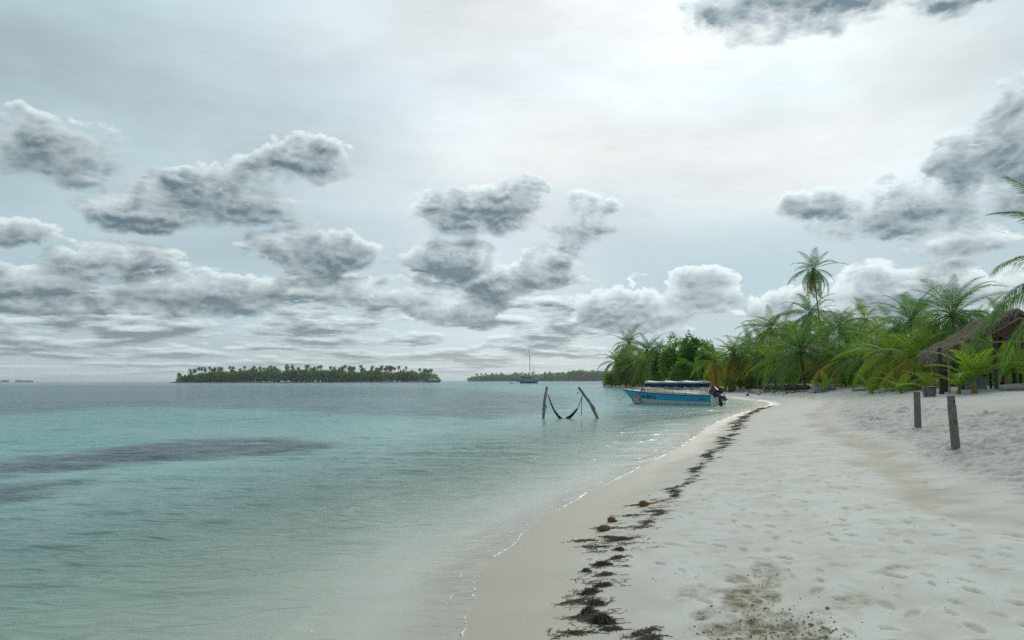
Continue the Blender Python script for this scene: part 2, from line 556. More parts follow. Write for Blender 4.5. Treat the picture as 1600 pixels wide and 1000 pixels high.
def build_ground():
    az = np.radians(np.concatenate([np.linspace(-180, -60, 14, endpoint=False), np.linspace(-60, -12, 50, endpoint=False),
                                    np.linspace(-12, 40, 560, endpoint=False), np.linspace(40, 70, 60, endpoint=False), np.linspace(70, 180, 14)]))
    r = np.concatenate([[0.0, 0.8, 1.6], np.geomspace(2.4, 75, 560, endpoint=False), np.geomspace(75, 700, 90)])
    A, RR = np.meshgrid(az, r)
    X, Y = np.sin(A) * RR, np.cos(A) * RR
    S = grid_sdf(LAND_POLY, az, r)
    Z = base_height(X, Y, S)
    damp = np.zeros_like(Z)
    dirt = np.zeros_like(Z)
    # trampled, soft upper beach
    edge = np.interp(Y, [0, 10, 24, 60], [6.3, 5.7, 4.7, 4.9]) + 0.7 * fbm(X * 0.3, Y * 0.3, 3)
    rz = smooth01((S - edge) / 0.9) * smooth01((95 - Y) / 30)
    lump = fbm(X * 2.0 + 0.3 * Y, Y * 1.25, 4, 0.6)
    lump = np.where(lump > 0, lump, lump * 1.3)
    calm = 1 - 0.75 * smooth01((S - 8.5) / 2.5)
    vary = np.clip(0.55 + 0.9 * fbm(X * 0.35 + 5, Y * 0.35, 2), 0.2, 1.2)
    Z += rz * 0.17 * calm * vary * lump
    Z += rz * 0.06 * calm * fbm(X * 6.0, Y * 4.0, 4, 0.6)
    # drift of damp, yellower sand at the foot of the soft sand
    strip = smooth01((S - (edge - 0.9)) / 0.4) * smooth01((edge + 0.5 - S) / 0.7)
    damp += 0.9 * strip * smooth01(fbm(X * 0.5, Y * 0.5, 3) * 1.2 + 0.75)
    Z -= 0.035 * strip
    # gentle surface of the foreshore
    fz = smooth01(S / 1.5) * (1 - rz)
    Z += fz * 0.006 * fbm(X * 1.8, Y * 1.8, 4)
    # footprints
    prng = np.random.default_rng(21)
    dd = 3.9 * np.exp(prng.uniform(0, 1, 6000) ** 0.8 * math.log(45 / 3.9))
    aa = np.radians(prng.uniform(-2, 38, 6000))
    fx, fy = dd * np.sin(aa), dd * np.cos(aa)
    fs = shore_dist(fx, fy)
    ok = (fs > 1.7) & (fs < 5.4) & (prng.uniform(size=6000) < np.clip((fs - 1.5) / 2.0, 0, 0.8))
    prints = [(x, y, prng.normal(-0.35, 0.6), prng.uniform(0.5, 0.95), prng.uniform(0.2, 0.9)) for x, y in zip(fx[ok][:1500], fy[ok][:1500])]
    kept = []
    for q in prints:
        if all((q[0] - k[0]) ** 2 + (q[1] - k[1]) ** 2 > 0.05 for k in kept):
            kept.append(q)
    for (x, y, ang, sc, dep) in kept:
        d, a = math.hypot(x, y), math.atan2(x, y)
        i0, i1 = np.searchsorted(r, [d - 0.35, d + 0.35])
        wa = 0.35 / d
        j0, j1 = np.searchsorted(az, [a - wa, a + wa])
        if i1 <= i0 or j1 <= j0:
            continue
        sl = (slice(i0, i1), slice(j0, j1))
        dx, dy = X[sl] - x, Y[sl] - y
        u = (dx * math.sin(ang) + dy * math.cos(ang)) / (0.135 * sc)
        v = (dx * math.cos(ang) - dy * math.sin(ang)) / (0.052 * sc * (1.0))
        v = v / (1.0 + 0.22 * np.clip(u, -1, 1))
        q = u * u + v * v
        q = q * (1 + 0.35 * gnoise(X[sl] * 14, Y[sl] * 14))
        Z[sl] += dep * (-0.016 * smooth01((1.2 - q) * 1.6) + 0.007 * np.exp(-((np.sqrt(q) - 1.45) / 0.28) ** 2))
        damp[sl] = np.maximum(damp[sl], 1.0 * dep * smooth01((1.35 - q) * 1.3))  # hollow coloured darker: damp sand plus shade painted in, as soft light shows little
    nn, n9 = fbm(X * 4, Y * 4, 3), fbm(X * 9, Y * 9, 3)
    # scuffed place where somebody dug in the sand
    for (px, py, w, h, k) in [(1170, 935, 55, 22, 1), (1190, 985, 90, 26, 1), (1255, 985, 45, 16, 1), (1100, 960, 26, 9, .8), (1115, 985, 28, 12, .9), (1150, 905, 22, 8, .6),
                              (1200, 895, 30, 22, .5), (1090, 925, 45, 14, .45), (1215, 690, 60, 6, .4), (1330, 940, 40, 14, .4), (1390, 890, 40, 8, .35)]:
        c = on_ground(px, py)
        e = on_ground(px + w, py)
        f = on_ground(px, py - h)
        q = ((X - c.x - (Y - c.y) * c.x / c.y) / max(e.x - c.x, .05)) ** 2 + ((Y - c.y) / max(f.y - c.y, .05)) ** 2
        mk = smooth01(1.25 - q + 0.9 * nn) * k
        dirt = np.maximum(dirt, mk)
        damp = np.maximum(damp, 0.8 * mk)
        Z += mk * (0.022 * n9 - 0.012)
    ground = quad_mesh('ground', X, Y, Z, mat_sand())
    attr(ground, 'shore', S)
    attr(ground, 'damp', np.clip(damp, 0, 1))
    attr(ground, 'rough', rz)
    attr(ground, 'dirt', np.clip(dirt, 0, 1))
    tag(ground, 'pale coral sand beach with footprints sloping into the shallow sea', kind='structure')
    return ground


build_ground()

# ------------------------------------------------------------------ sea
GRASS = [  # meadows of sea grass showing dark through the water (photograph pixels on the water)
    ([(-300, 748), (0, 724), (130, 707), (270, 691), (400, 684), (500, 690), (535, 701), (470, 711), (350, 720), (200, 731), (60, 745), (-300, 775)], 0.9),
    ([(-300, 782), (0, 760), (80, 752), (168, 749), (130, 762), (60, 778), (0, 795), (-300, 850)], 0.9),
    ([(-900, 656), (0, 650), (200, 636), (420, 640), (560, 650), (760, 655), (865, 646), (890, 620), (700, 606), (300, 601), (-900, 604)], 0.62),
]


def mat_water():
    m, t, out = new_mat('water')
    pos = t.n('ShaderNodeNewGeometry').outputs['Position']

    def at_(n):
        nd = t.n('ShaderNodeAttribute')
        nd.attribute_name = n
        return nd.outputs['Fac']
    depth, grass, lee = at_('depth'), at_('grass'), at_('lee')
    n = t.noise(pos, 0.25, 3.0, 0.5)
    body = t.mix(t.ramp(depth, 0.10, 0.8), (0.52, 0.57, 0.47), (0.335, 0.525, 0.475))
    body = t.mix(t.ramp(depth, 0.7, 2.2), body, (0.22, 0.44, 0.43))
    body = t.mix(t.ramp(depth, 2.0, 3.6), body, (0.15, 0.33, 0.355))
    g = t.math('MULTIPLY', grass, t.ramp(t.noise(t.vec('MULTIPLY', pos, (0.5, 1.0, 1.0)), 0.9, 4.0, 0.6), 0.22, 0.50))
    body = t.mix(g, body, (0.085, 0.115, 0.138))
    diff = t.n('ShaderNodeBsdfDiffuse')
    t.set(diff.inputs['Color'], body)
    trans = t.n('ShaderNodeBsdfTransparent')
    t.set(trans.inputs['Color'], t.mix(t.ramp(depth, 0.0, 0.6), (0.99, 0.99, 0.98, 1), (0.80, 0.95, 0.90, 1)))
    # ripples: short crests lying across the view, smaller ones riding on them
    p1 = t.vec('MULTIPLY', pos, (0.55, 1.15, 0.3))
    h1 = t.noise(p1, 1.6, 1.6, 0.5, 0.4)
    h2 = t.noise(t.vec('MULTIPLY', pos, (0.5, 1.35, 0.3)), 3.6, 1.6, 0.5, 0.4)
    h2 = t.math('ABSOLUTE', t.math('MULTIPLY_ADD', h2, 2.0, -1.0))       # crests sharper than troughs
    h = t.math('SUBTRACT', t.math('MULTIPLY', h1, 0.068), t.math('MULTIPLY', h2, 0.030))
    amp = t.math('MULTIPLY', t.ramp(depth, 0.0, 0.5, 0.25, 1.0), lee)
    b = t.n('ShaderNodeBump')
    t.set(b.inputs['Strength'], amp)
    b.inputs['Distance'].default_value = 1.0
    t.set(b.inputs['Height'], h)
    nrm = b.outputs[0]
    t.set(diff.inputs['Normal'], nrm)
    mb = t.n('ShaderNodeMixShader')
    t.set(mb.inputs[0], t.ramp(depth, -0.02, 1.3, 0.0, 0.97, smooth=False))
    t.t.links.new(trans.outputs[0], mb.inputs[1])
    t.t.links.new(diff.outputs[0], mb.inputs[2])
    gl = t.n('ShaderNodeBsdfGlossy')
    gl.inputs['Roughness'].default_value = 0.10
    gl.inputs['Color'].default_value = (1, 1, 1, 1)
    t.set(gl.inputs['Normal'], nrm)
    # reflectance of a water surface, the same seen from above and from below
    inc = t.n('ShaderNodeNewGeometry').outputs['Incoming']
    cosi = t.math('ABSOLUTE', t.vec('DOT_PRODUCT', inc, nrm))
    fres = t.math('MULTIPLY_ADD', t.math('POWER', t.math('SUBTRACT', 1.0, cosi, clamp=True), 5.0), 0.5, 0.02)
    mg = t.n('ShaderNodeMixShader')
    t.set(mg.inputs[0], fres)
    t.t.links.new(mb.outputs[0], mg.inputs[1])
    t.t.links.new(gl.outputs[0], mg.inputs[2])
    t.t.links.new(mg.outputs[0], out.inputs['Surface'])
    return m


WAVES = []
_w = np.random.default_rng(5)
for i in range(46):
    lam = 0.42 * math.exp(_w.uniform(0, 1) * math.log(5))
    th = math.radians(_w.normal(-78, 15))             # direction of travel, mostly towards the camera and the beach
    WAVES.append((lam, th, 0.0046 * lam ** 1.05 * _w.uniform(0.5, 1.5), _w.uniform(0, 6.28)))


def wave_height(X, Y, S, spacing):
    Z = np.zeros_like(X)
    gust = 0.75 + 0.6 * fbm(X * 0.11, Y * 0.11, 3)
    wob = [1.5 * gnoise(X * 0.35 + 4.2 * k, Y * 0.35 - 7.7 * k) for k in range(3)]
    for i, (lam, th, amp, ph) in enumerate(WAVES):
        f = smooth01((lam / np.maximum(spacing, 1e-6) - 2.5) / 2.5)
        k = 2 * math.pi / lam
        q = np.sin(k * (X * math.cos(th) + Y * math.sin(th)) + ph + wob[i % 3])
        Z += f * amp * (q + 0.35 * (q * q))
    Z *= np.clip(gust, 0.2, 1.6)
    Z *= smooth01((-S + 0.25) / 3.0) * 0.9 + 0.06
    # low wavelets running up the beach
    for (off, amp, wd, seed) in [(0.45, 0.018, 0.09, 3.1), (1.4, 0.036, 0.13, 8.7), (2.9, 0.034, 0.18, 15.2)]:
        c = off + 0.45 * fbm(X * 0.35 + seed, Y * 0.35, 2)
        pres = smooth01(gnoise(X * 0.55 + seed * 3, Y * 0.45) * 2.4 + 0.15)
        e = (-S - c) / wd
        Z += amp * pres * np.where(e > 0, np.exp(-e * e * 0.35), np.exp(-e * e * 2.2)) * smooth01((90 - Y) / 40)
    return Z


def build_sea():
    az = np.radians(np.concatenate([np.linspace(-180, -50, 26, endpoint=False), np.linspace(-50, -36, 40, endpoint=False), np.linspace(-36, 26, 620, endpoint=False),
                                    np.linspace(26, 50, 40, endpoint=False), np.linspace(50, 180, 26)]))
    r = np.concatenate([[0.5, 1.5], np.geomspace(3.0, 90, 640, endpoint=False), np.geomspace(90, 45000, 90)])
    A, RR = np.meshgrid(az, r)
    X, Y = np.sin(A) * RR, np.cos(A) * RR
    S = grid_sdf(LAND_POLY, az, r)
    depth = -base_height(X, Y, S)
    sp = np.maximum(np.gradient(r)[:, None] * np.ones_like(A) * 0.75, RR * 0.0018)
    # calmer water in the lee of the point, where the boat lies
    lee = 1 - 0.62 * smooth01((Y - 20) / 18) * smooth01((S + 16) / 9)
    Z = wave_height(X, Y, S, sp) * smooth01((160 - RR) / 100) * lee
    grass = np.zeros_like(Z)
    for poly, k in GRASS:
        w = np.array([(p.x, p.y) for p in (on_level(*q) for q in poly)])
        sd = grid_sdf(w, az, r, 6)
        soft = 0.35 + 0.05 * np.maximum(RR - 12, 0)
        grass = np.maximum(grass, k * smooth01((sd + soft * 1.4 * fbm(X * 0.4, Y * 0.4, 3)) / soft * 0.5 + 0.5))
    sea = quad_mesh('sea', X, Y, Z, mat_water())
    attr(sea, 'depth', np.clip(depth, -1, 10))
    attr(sea, 'grass', grass)
    attr(sea, 'lee', lee)
    tag(sea, 'clear turquoise sea with small ripples and dark sea grass patches', kind='structure')


build_sea()

# ------------------------------------------------------------------ leaf, bark and wood materials
def mat_leaf(name, a, b, dry=None, trans=0.38, rough=0.6, by='island'):
    """two-tone leaf, partly letting light through"""
    m, t, out = new_mat(name)
    rnd = t.n('ShaderNodeObjectInfo').outputs['Random']
    if by == 'island':
        rnd2 = t.n('ShaderNodeNewGeometry').outputs['Random Per Island']
    else:
        rnd2 = rnd
    f = t.math('MULTIPLY_ADD', rnd, 0.55, t.math('MULTIPLY', rnd2, 0.45))
    c = t.mix(f, a, b)
    if dry is not None:
        c = t.mix(t.ramp(rnd2, 0.80, 0.98, 0.0, 0.8), c, dry)
    d = t.n('ShaderNodeBsdfPrincipled')
    t.set(d.inputs['Base Color'], c)
    d.inputs['Roughness'].default_value = rough
    d.inputs['Specular IOR Level'].default_value = 0.14
    tr = t.n('ShaderNodeBsdfTranslucent')
    t.set(tr.inputs['Color'], t.mix(1.0, c, (1.25, 1.35, 0.55, 1), 'MULTIPLY'))
    mx = t.n('ShaderNodeMixShader')
    mx.inputs[0].default_value = trans
    t.t.links.new(d.outputs[0], mx.inputs[1])
    t.t.links.new(tr.outputs[0], mx.inputs[2])
    t.t.links.new(mx.outputs[0], out.inputs['Surface'])
    return m


def mat_plain(name, a, b=None, scale=6.0, rough=0.8, spec=0.25, bump_s=0.0, bump_d=0.02, stretch=(1, 1, 1), coords='Object', metal=0.0):
    m, t, out = new_mat(name)
    if b is None:
        principled(t, out, a, rough, spec, None, metal)
        return m
    co = t.vec('MULTIPLY', t.n('ShaderNodeTexCoord').outputs[coords], stretch)
    n = t.noise(co, scale, 5.0, 0.6)
    c = t.mix(t.ramp(n, 0.3, 0.7), a, b)
    nr = bump(t, n, bump_s, bump_d) if bump_s else None
    principled(t, out, c, rough, spec, nr, metal)
    return m


def mat_trunk():
    m, t, out = new_mat('palm_bark')
    co = t.n('ShaderNodeTexCoord').outputs['Object']
    w = t.n('ShaderNodeTexWave', wave_type='BANDS', bands_direction='Z')
    t.set(w.inputs['Vector'], co)
    w.inputs['Scale'].default_value = 2.2
    w.inputs['Distortion'].default_value = 2.5
    w.inputs['Detail'].default_value = 3.0
    n = t.noise(co, 2.5, 4.0, 0.6)
    c = t.mix(n, (0.085, 0.075, 0.062), (0.20, 0.185, 0.16))
    c = t.mix(t.ramp(w.outputs['Fac'], 0.2, 0.0), c, (0.05, 0.042, 0.034))
    principled(t, out, c, 0.9, 0.15, bump(t, w.outputs['Fac'], 0.5, 0.03))
    return m


M = {}
M['frond'] = mat_leaf('frond_green', (0.109, 0.228, 0.046), (0.238, 0.360, 0.058))
M['frond_dark'] = mat_leaf('frond_dark_green', (0.083, 0.197, 0.066), (0.157, 0.277, 0.072))
M['frond_light'] = mat_leaf('frond_light_green', (0.181, 0.302, 0.040), (0.277, 0.384, 0.054))
M['frond_yellow'] = mat_leaf('frond_yellowing', (0.38, 0.33, 0.045), (0.55, 0.36, 0.040))
M['frond_dry'] = mat_leaf('frond_dry', (0.504, 0.264, 0.054), (0.360, 0.216, 0.090), trans=0.3)
M['leaf'] = mat_leaf('shrub_leaf', (0.086, 0.234, 0.041), (0.197, 0.354, 0.055), trans=0.5)
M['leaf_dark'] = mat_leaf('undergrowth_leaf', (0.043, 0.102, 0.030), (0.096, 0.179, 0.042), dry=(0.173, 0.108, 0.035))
M['leaf_light'] = mat_leaf('young_leaf', (0.189, 0.332, 0.038), (0.297, 0.406, 0.055), dry=(0.470, 0.332, 0.055))
M['leaf_far'] = mat_leaf('island_leaf', (0.086, 0.173, 0.075), (0.155, 0.250, 0.085))
M['bark'] = mat_trunk()
M['stem'] = mat_plain('woody_stem', (0.06, 0.045, 0.032), (0.13, 0.10, 0.075), 8, 0.9, 0.1)
M['coconut'] = mat_plain('coconut_husk', (0.14, 0.16, 0.03), (0.22, 0.16, 0.05), 4, 0.7, 0.2)


def quads(name, co, material, parent=None, loc=None, smooth=False):
    """co: (n, 4, 3) array of separate quads -> one mesh object"""
    co = np.asarray(co, np.float32)
    n = len(co)
    me = bpy.data.meshes.new(name)
    me.vertices.add(n * 4)
    me.vertices.foreach_set('co', co.ravel())
    me.loops.add(n * 4)
    me.loops.foreach_set('vertex_index', np.arange(n * 4, dtype=np.int32))
    me.polygons.add(n)
    me.polygons.foreach_set('loop_start', np.arange(0, n * 4, 4, dtype=np.int32))
    me.polygons.foreach_set('loop_total', np.full(n, 4, dtype=np.int32))
    me.update(calc_edges=True)
    if smooth:
        me.polygons.foreach_set('use_smooth', np.full(n, True))
    me.materials.append(material)
    o = bpy.data.objects.new(name, me)
    col.objects.link(o)
    o.parent = parent
    if loc is not None:
        o.location = loc
    return o


def unit(v):
    return v / np.maximum(np.linalg.norm(v, axis=-1, keepdims=True), 1e-9)


def leaf_quads(pos, out_dir, length, width, g, droop=0.35):
    """diamond leaves at pos pointing along out_dir with scatter"""
    n = len(pos)
    d = unit(out_dir + g.normal(0, 0.55, (n, 3)) - np.array([0, 0, droop]))
    side = unit(np.cross(d, unit(g.normal(0, 1, (n, 3)) * 0.6 + np.array([0, 0, 1.0]))))
    L = (length * g.uniform(0.6, 1.3, n))[:, None]
    W = (width * g.uniform(0.6, 1.3, n))[:, None]
    bend = np.array([0, 0, -0.18]) * L
    return np.stack([pos, pos + d * L * 0.45 + side * W / 2, pos + d * L + bend, pos + d * L * 0.45 - side * W / 2], 1)


def blob_leaves(blobs, n, length, width, g, droop=0.35):
    """leaves over the outer shell of several ellipsoids (cx,cy,cz,rx,ry,rz)"""
    blobs = np.array(blobs, float)
    wts = (blobs[:, 3] * blobs[:, 5]) ** 1.0
    k = g.choice(len(blobs), n, p=wts / wts.sum())
    v = unit(g.normal(0, 1, (n, 3)))
    v[:, 2] = np.where(v[:, 2] < -0.5, -v[:, 2], v[:, 2])
    rad = g.uniform(0.55, 1.05, n) ** 0.6
    lump = 1 + 0.16 * np.sin(v[:, 0] * 7 + k) * np.sin(v[:, 1] * 6 + 2 * k) + 0.12 * np.sin(v[:, 2] * 9 + k)
    pos = blobs[k, :3] + v * blobs[k, 3:] * (rad * lump)[:, None]
    keep = pos[:, 2] > 0.02
    return leaf_quads(pos[keep], v[keep], length, width, g, droop)


def tube(path, radii, sides=8, cap=True):
    """verts, faces of a tapered tube along a list of points"""
    path = [Vector(p) for p in path]
    V, F = [], []
    prev = None
    for i, p in enumerate(path):
        a = path[max(i - 1, 0)]
        b = path[min(i + 1, len(path) - 1)]
        d = (b - a).normalized()
        if prev is None:
            u = d.orthogonal().normalized()
        else:
            u = (prev - d * prev.dot(d)).normalized()
        prev = u
        w = d.cross(u)
        for k in range(sides):
            an = 2 * math.pi * k / sides
            V.append(p + (u * math.cos(an) + w * math.sin(an)) * radii[i])
    for i in range(len(path) - 1):
        for k in range(sides):
            k2 = (k + 1) % sides
            F.append((i * sides + k, i * sides + k2, (i + 1) * sides + k2, (i + 1) * sides + k))
    if cap:
        F.append(tuple(range(sides))[::-1])
        F.append(tuple(range((len(path) - 1) * sides, len(path) * sides)))
    return V, F


def join(*parts):
    V, F = [], []
    for v, f in parts:
        o = len(V)
        V += [tuple(p) for p in v]
        F += [tuple(i + o for i in q) for q in f]
    return V, F


def box(x0, x1, y0, y1, z0, z1):
    V = [(x0, y0, z0), (x1, y0, z0), (x1, y1, z0), (x0, y1, z0), (x0, y0, z1), (x1, y0, z1), (x1, y1, z1), (x0, y1, z1)]
    F = [(3, 2, 1, 0), (4, 5, 6, 7), (0, 1, 5, 4), (1, 2, 6, 5), (2, 3, 7, 6), (3, 0, 4, 7)]
    return V, F


def bevel(o, w, seg=2):
    bm = bmesh.new()
    bm.from_mesh(o.data)
    bmesh.ops.bevel(bm, geom=list(bm.edges), offset=w, segments=seg, affect='EDGES', profile=0.5)
    bm.to_mesh(o.data)
    bm.free()
    return o


# ------------------------------------------------------------------ palm fronds (length 1, along +x, hanging towards -z)
def frond_mesh(name, bend, n_leaf, width, leaf_len, hang, material, seed, ragged=0.15, side_lift=0.25):
    g = np.random.default_rng(seed)
    npt = 11
    ts = np.linspace(0, 1, npt)
    ang = -bend * ts ** 1.25
    step = 1.0 / (npt - 1)
    pts = [np.zeros(3)]
    for i in range(1, npt):
        a = (ang[i] + ang[i - 1]) / 2
        pts.append(pts[-1] + step * np.array([math.cos(a), 0, math.sin(a)]))
    pts = np.array(pts)
    V, F = tube([Vector(p) for p in pts], list(np.interp(ts, [0, 0.15, 1], [0.014, 0.007, 0.0015])), 4, False)
    V = [tuple(v) for v in V]
    lt = np.linspace(0.13, 0.99, n_leaf)
    for sgn in (-1, 1):
        for t_ in lt:
            t_ = min(max(t_ + g.normal(0, 0.006), 0.1), 1.0)
            p = np.array([np.interp(t_, ts, pts[:, k]) for k in range(3)])
            a = np.interp(t_, ts, ang)
            tan = np.array([math.cos(a), 0, math.sin(a)])
            nor = np.array([-math.sin(a), 0, math.cos(a)])
            lat = np.array([0, sgn, 0.0])
            sweep = 0.45 + 0.75 * t_
            L = leaf_len * (math.sin(math.pi * (0.16 + 0.80 * t_)) ** 0.7) * g.uniform(1 - ragged, 1 + ragged)
            if g.uniform() < ragged * 0.35:
                L *= 0.5
            d0 = lat * math.cos(sweep) + tan * math.sin(sweep) + nor * side_lift
            d0 = d0 / np.linalg.norm(d0)
            down = np.array([0, 0, -1.0])
            d1 = d0 + down * hang * g.uniform(0.7, 1.3)
            d1 = d1 / np.linalg.norm(d1)
            d2 = d1 + down * hang * 1.3
            d2 = d2 / np.linalg.norm(d2)
            w = tan * width * 0.5
            m = p + d0 * L * 0.35 * 0.6 + d1 * L * 0.35 * 0.4
            q = m + d1 * L * 0.35
            e = q + d2 * L * 0.30
            o = len(V)
            V += [tuple(p - w * 0.6), tuple(p + w * 0.6), tuple(m + w), tuple(m - w), tuple(q + w * 0.8), tuple(q - w * 0.8), tuple(e)]
            F += [(o, o + 1, o + 2, o + 3), (o + 3, o + 2, o + 4, o + 5), (o + 5, o + 4, o + 6)]
    me = bpy.data.meshes.new(name)
    me.from_pydata(V, [], F)
    me.materials.append(material)
    me.update()
    return me


FROND = {}
for _key, _mat in (('g', 'frond'), ('d', 'frond_dark'), ('l', 'frond_light'), ('y', 'frond_yellow'), ('b', 'frond_dry')):
    FROND[_key] = {
        'erect': [frond_mesh('frond', 0.8, 40, 0.0125, 0.25, 0.30, M[_mat], 11), frond_mesh('frond', 1.3, 40, 0.0125, 0.25, 0.45, M[_mat], 12), frond_mesh('frond', 1.05, 40, 0.0125, 0.24, 0.35, M[_mat], 17)],
        'arch': [frond_mesh('frond', 1.5, 42, 0.0125, 0.27, 0.9, M[_mat], 13), frond_mesh('frond', 1.95, 42, 0.0125, 0.27, 1.1, M[_mat], 14), frond_mesh('frond', 1.25, 42, 0.0125, 0.26, 0.8, M[_mat], 18)],
        'hang': [frond_mesh('frond', 1.5, 38, 0.0125, 0.25, 1.5, M[_mat], 15, 0.3), frond_mesh('frond', 1.0, 36, 0.0125, 0.24, 1.7, M[_mat], 16, 0.35)],
    }
FROND_NEAR = [frond_mesh('frond', 1.25, 72, 0.0095, 0.20, 0.85, M['frond_dark'], 21, 0.12), frond_mesh('frond', 1.0, 70, 0.0085, 0.20, 0.6, M['frond_dark'], 22, 0.12)]
FROND_YOUNG = [frond_mesh('frond', 0.9, 22, 0.030, 0.26, 0.25, M['frond_light'], 31, 0.1), frond_mesh('frond', 1.25, 22, 0.030, 0.26, 0.4, M['frond_light'], 32, 0.1)]


def add_frond(root, me, loc, az, pitch, L, twist=0.0):
    o = bpy.data.objects.new('frond', me)
    col.objects.link(o)
    o.parent = root
    o.matrix_local = (Matrix.Translation(loc) @ Matrix.Rotation(az, 4, 'Z') @ Matrix.Rotation(-pitch, 4, 'Y') @ Matrix.Rotation(twist, 4, 'X') @ Matrix.Scale(L, 4))
    return o


coconut_me = None


def palm(label, crown, base, L, n=20, tone='g', group=None, yellow=0.0, dry=0.0, seed=0, r0=0.16, low=-42, nuts=0, top=82, lean=None):
    """a coconut palm: trunk from base to crown point, fronds of length L round the crown"""
    global coconut_me
    g = random.Random(seed * 77 + 5)
    base, crown = Vector(base), Vector(crown)
    root = empty('palm_tree', base)
    tag(root, label, 'palm tree', group)
    c = crown - base
    mid = c * 0.45
    mid.x += (lean if lean is not None else g.uniform(-0.06, 0.06)) * c.z
    pts, rad = [], []
    N = 10
    for i in range(N + 1):
        s = i / N
        p = Vector((0, 0, -0.25)) * (1 - s) ** 2 + mid * 2 * s * (1 - s) + c * s * s
        pts.append(p)
        rad.append(r0 * (1.0 - 0.42 * s + 0.7 * max(0, 0.12 - s) / 0.12))
    V, F = tube(pts, rad, 8)
    mesh_obj('trunk', V, F, M['bark'], root, True)
    spin = g.uniform(0, 6.28)
    n = int(n * 1.25)
    for i in range(n):
        a = (i + 0.5) / n
        az = spin + i * 2.39996 + g.uniform(-0.25, 0.25)
        pitch = R(top + (low - top) * a ** 0.85 + g.uniform(-9, 9))
        kind = 'erect' if a < 0.34 else ('arch' if a < 0.74 else 'hang')
        key = tone
        if a > 0.55 and g.random() < yellow:
            key = 'y'
        if a > 0.72 and g.random() < dry:
            key = 'b'
        if key == 'g' and g.random() < 0.3:
            key = 'd'
        me = g.choice(FROND[key][kind])
        add_frond(root, me, c + Vector((0, 0, 0.02 * L)), az, pitch, L * g.uniform(0.78, 1.18) * (0.9 if a < 0.12 else 1.0), g.uniform(-0.5, 0.5))
    if nuts:
        if coconut_me is None:
            bm = bmesh.new()
            bmesh.ops.create_icosphere(bm, subdivisions=1, radius=0.15)
            for v in bm.verts:
                v.co.z *= 1.25
            coconut_me = bpy.data.meshes.new('coconut')
            bm.to_mesh(coconut_me)
            bm.free()
            coconut_me.materials.append(M['coconut'])
        for i in range(nuts):
            o = bpy.data.objects.new('coconut', coconut_me)
            col.objects.link(o)
            o.parent = root
            an = g.uniform(0, 6.28)
            o.location = c + Vector((0.3 * math.cos(an), 0.3 * math.sin(an), -0.25 - g.uniform(0, 0.35)))
    return root


def young_palm(label, base, L, n=7, stem=0.35, seed=0, group=None, me=None, pitch0=80, pitch1=25, cat='young palm'):
    g = random.Random(seed * 31 + 3)
    root = empty('young_palm', base)
    tag(root, label, cat, group)
    V, F = tube([(0, 0, -0.15), (0, 0, stem * 0.5), (0, 0, stem)], [0.10 * L ** 0.5, 0.075 * L ** 0.5, 0.045 * L ** 0.5], 7)
    mesh_obj('stem', V, F, M['stem_yellow'], root, True)
    for i in range(n):
        a = i / max(n - 1, 1)
        add_frond(root, g.choice(me or FROND_YOUNG), Vector((0, 0, stem * 0.9)), g.uniform(-0.4, 0.4) + i * 2.4 + seed, R(pitch0 + (pitch1 - pitch0) * a + g.uniform(-8, 8)), L * g.uniform(0.8, 1.1), g.uniform(-0.4, 0.4))
    return root


M['stem_yellow'] = mat_plain('young_palm_stem', (0.26, 0.20, 0.07), (0.20, 0.13, 0.05), 6, 0.7, 0.2)


def shrub(label, base, rx, ry, h, n, seed, material='leaf', leaf=(0.26, 0.13), group=None, cat='shrub', blobs=7):
    g = np.random.default_rng(seed)
    root = empty('shrub', base)
    tag(root, label, cat, group)
    B = []
    for k in range(blobs):
        a = g.uniform(0, 6.28)
        rr = g.uniform(0.1, 0.62)
        hz = g.uniform(0.30, 0.80) * h
        B.append((rx * rr * math.cos(a), ry * rr * math.sin(a), hz, rx * g.uniform(0.32, 0.5), ry * g.uniform(0.32, 0.5), h * g.uniform(0.20, 0.34)))
    B.append((0, 0, h * 0.35, rx * 0.72, ry * 0.72, h * 0.38))
    quads('crown', blob_leaves(B, n, leaf[0], leaf[1], g), M[material], root)
    parts = []
    for k in range(5):
        b = B[k % len(B)]
        parts.append(tube([(0.1 * math.cos(k), 0.1 * math.sin(k), -0.1), (b[0] * 0.4, b[1] * 0.4, b[2] * 0.5), (b[0], b[1], b[2])], [0.02 * h + 0.02, 0.012 * h + 0.015, 0.015], 5))
    V, F = join(*parts)
    mesh_obj('trunk', V, F, M['stem'], root, True)
    return root


# ------------------------------------------------------------------ the palm grove on the right
def back(px):
    """the middle of the grove stands farther up the beach"""
    return float(np.interp(px, [1110, 1160, 1250, 1350, 1420, 1460], [1.0, 1.15, 1.17, 1.17, 1.08, 1.0]))


def grove_palm(label, px, py, d, bx, L, **kw):
    d, L = d * back(bx), L * back(bx)
    c = at(px, py, d)
    bxw = ray(bx, 600).x * d
    b = Vector((bxw, d + kw.pop('dy', 0.0), 0))
    b.z = ground_at(b.x, b.y)
    return palm(label, c, b, L, **kw)


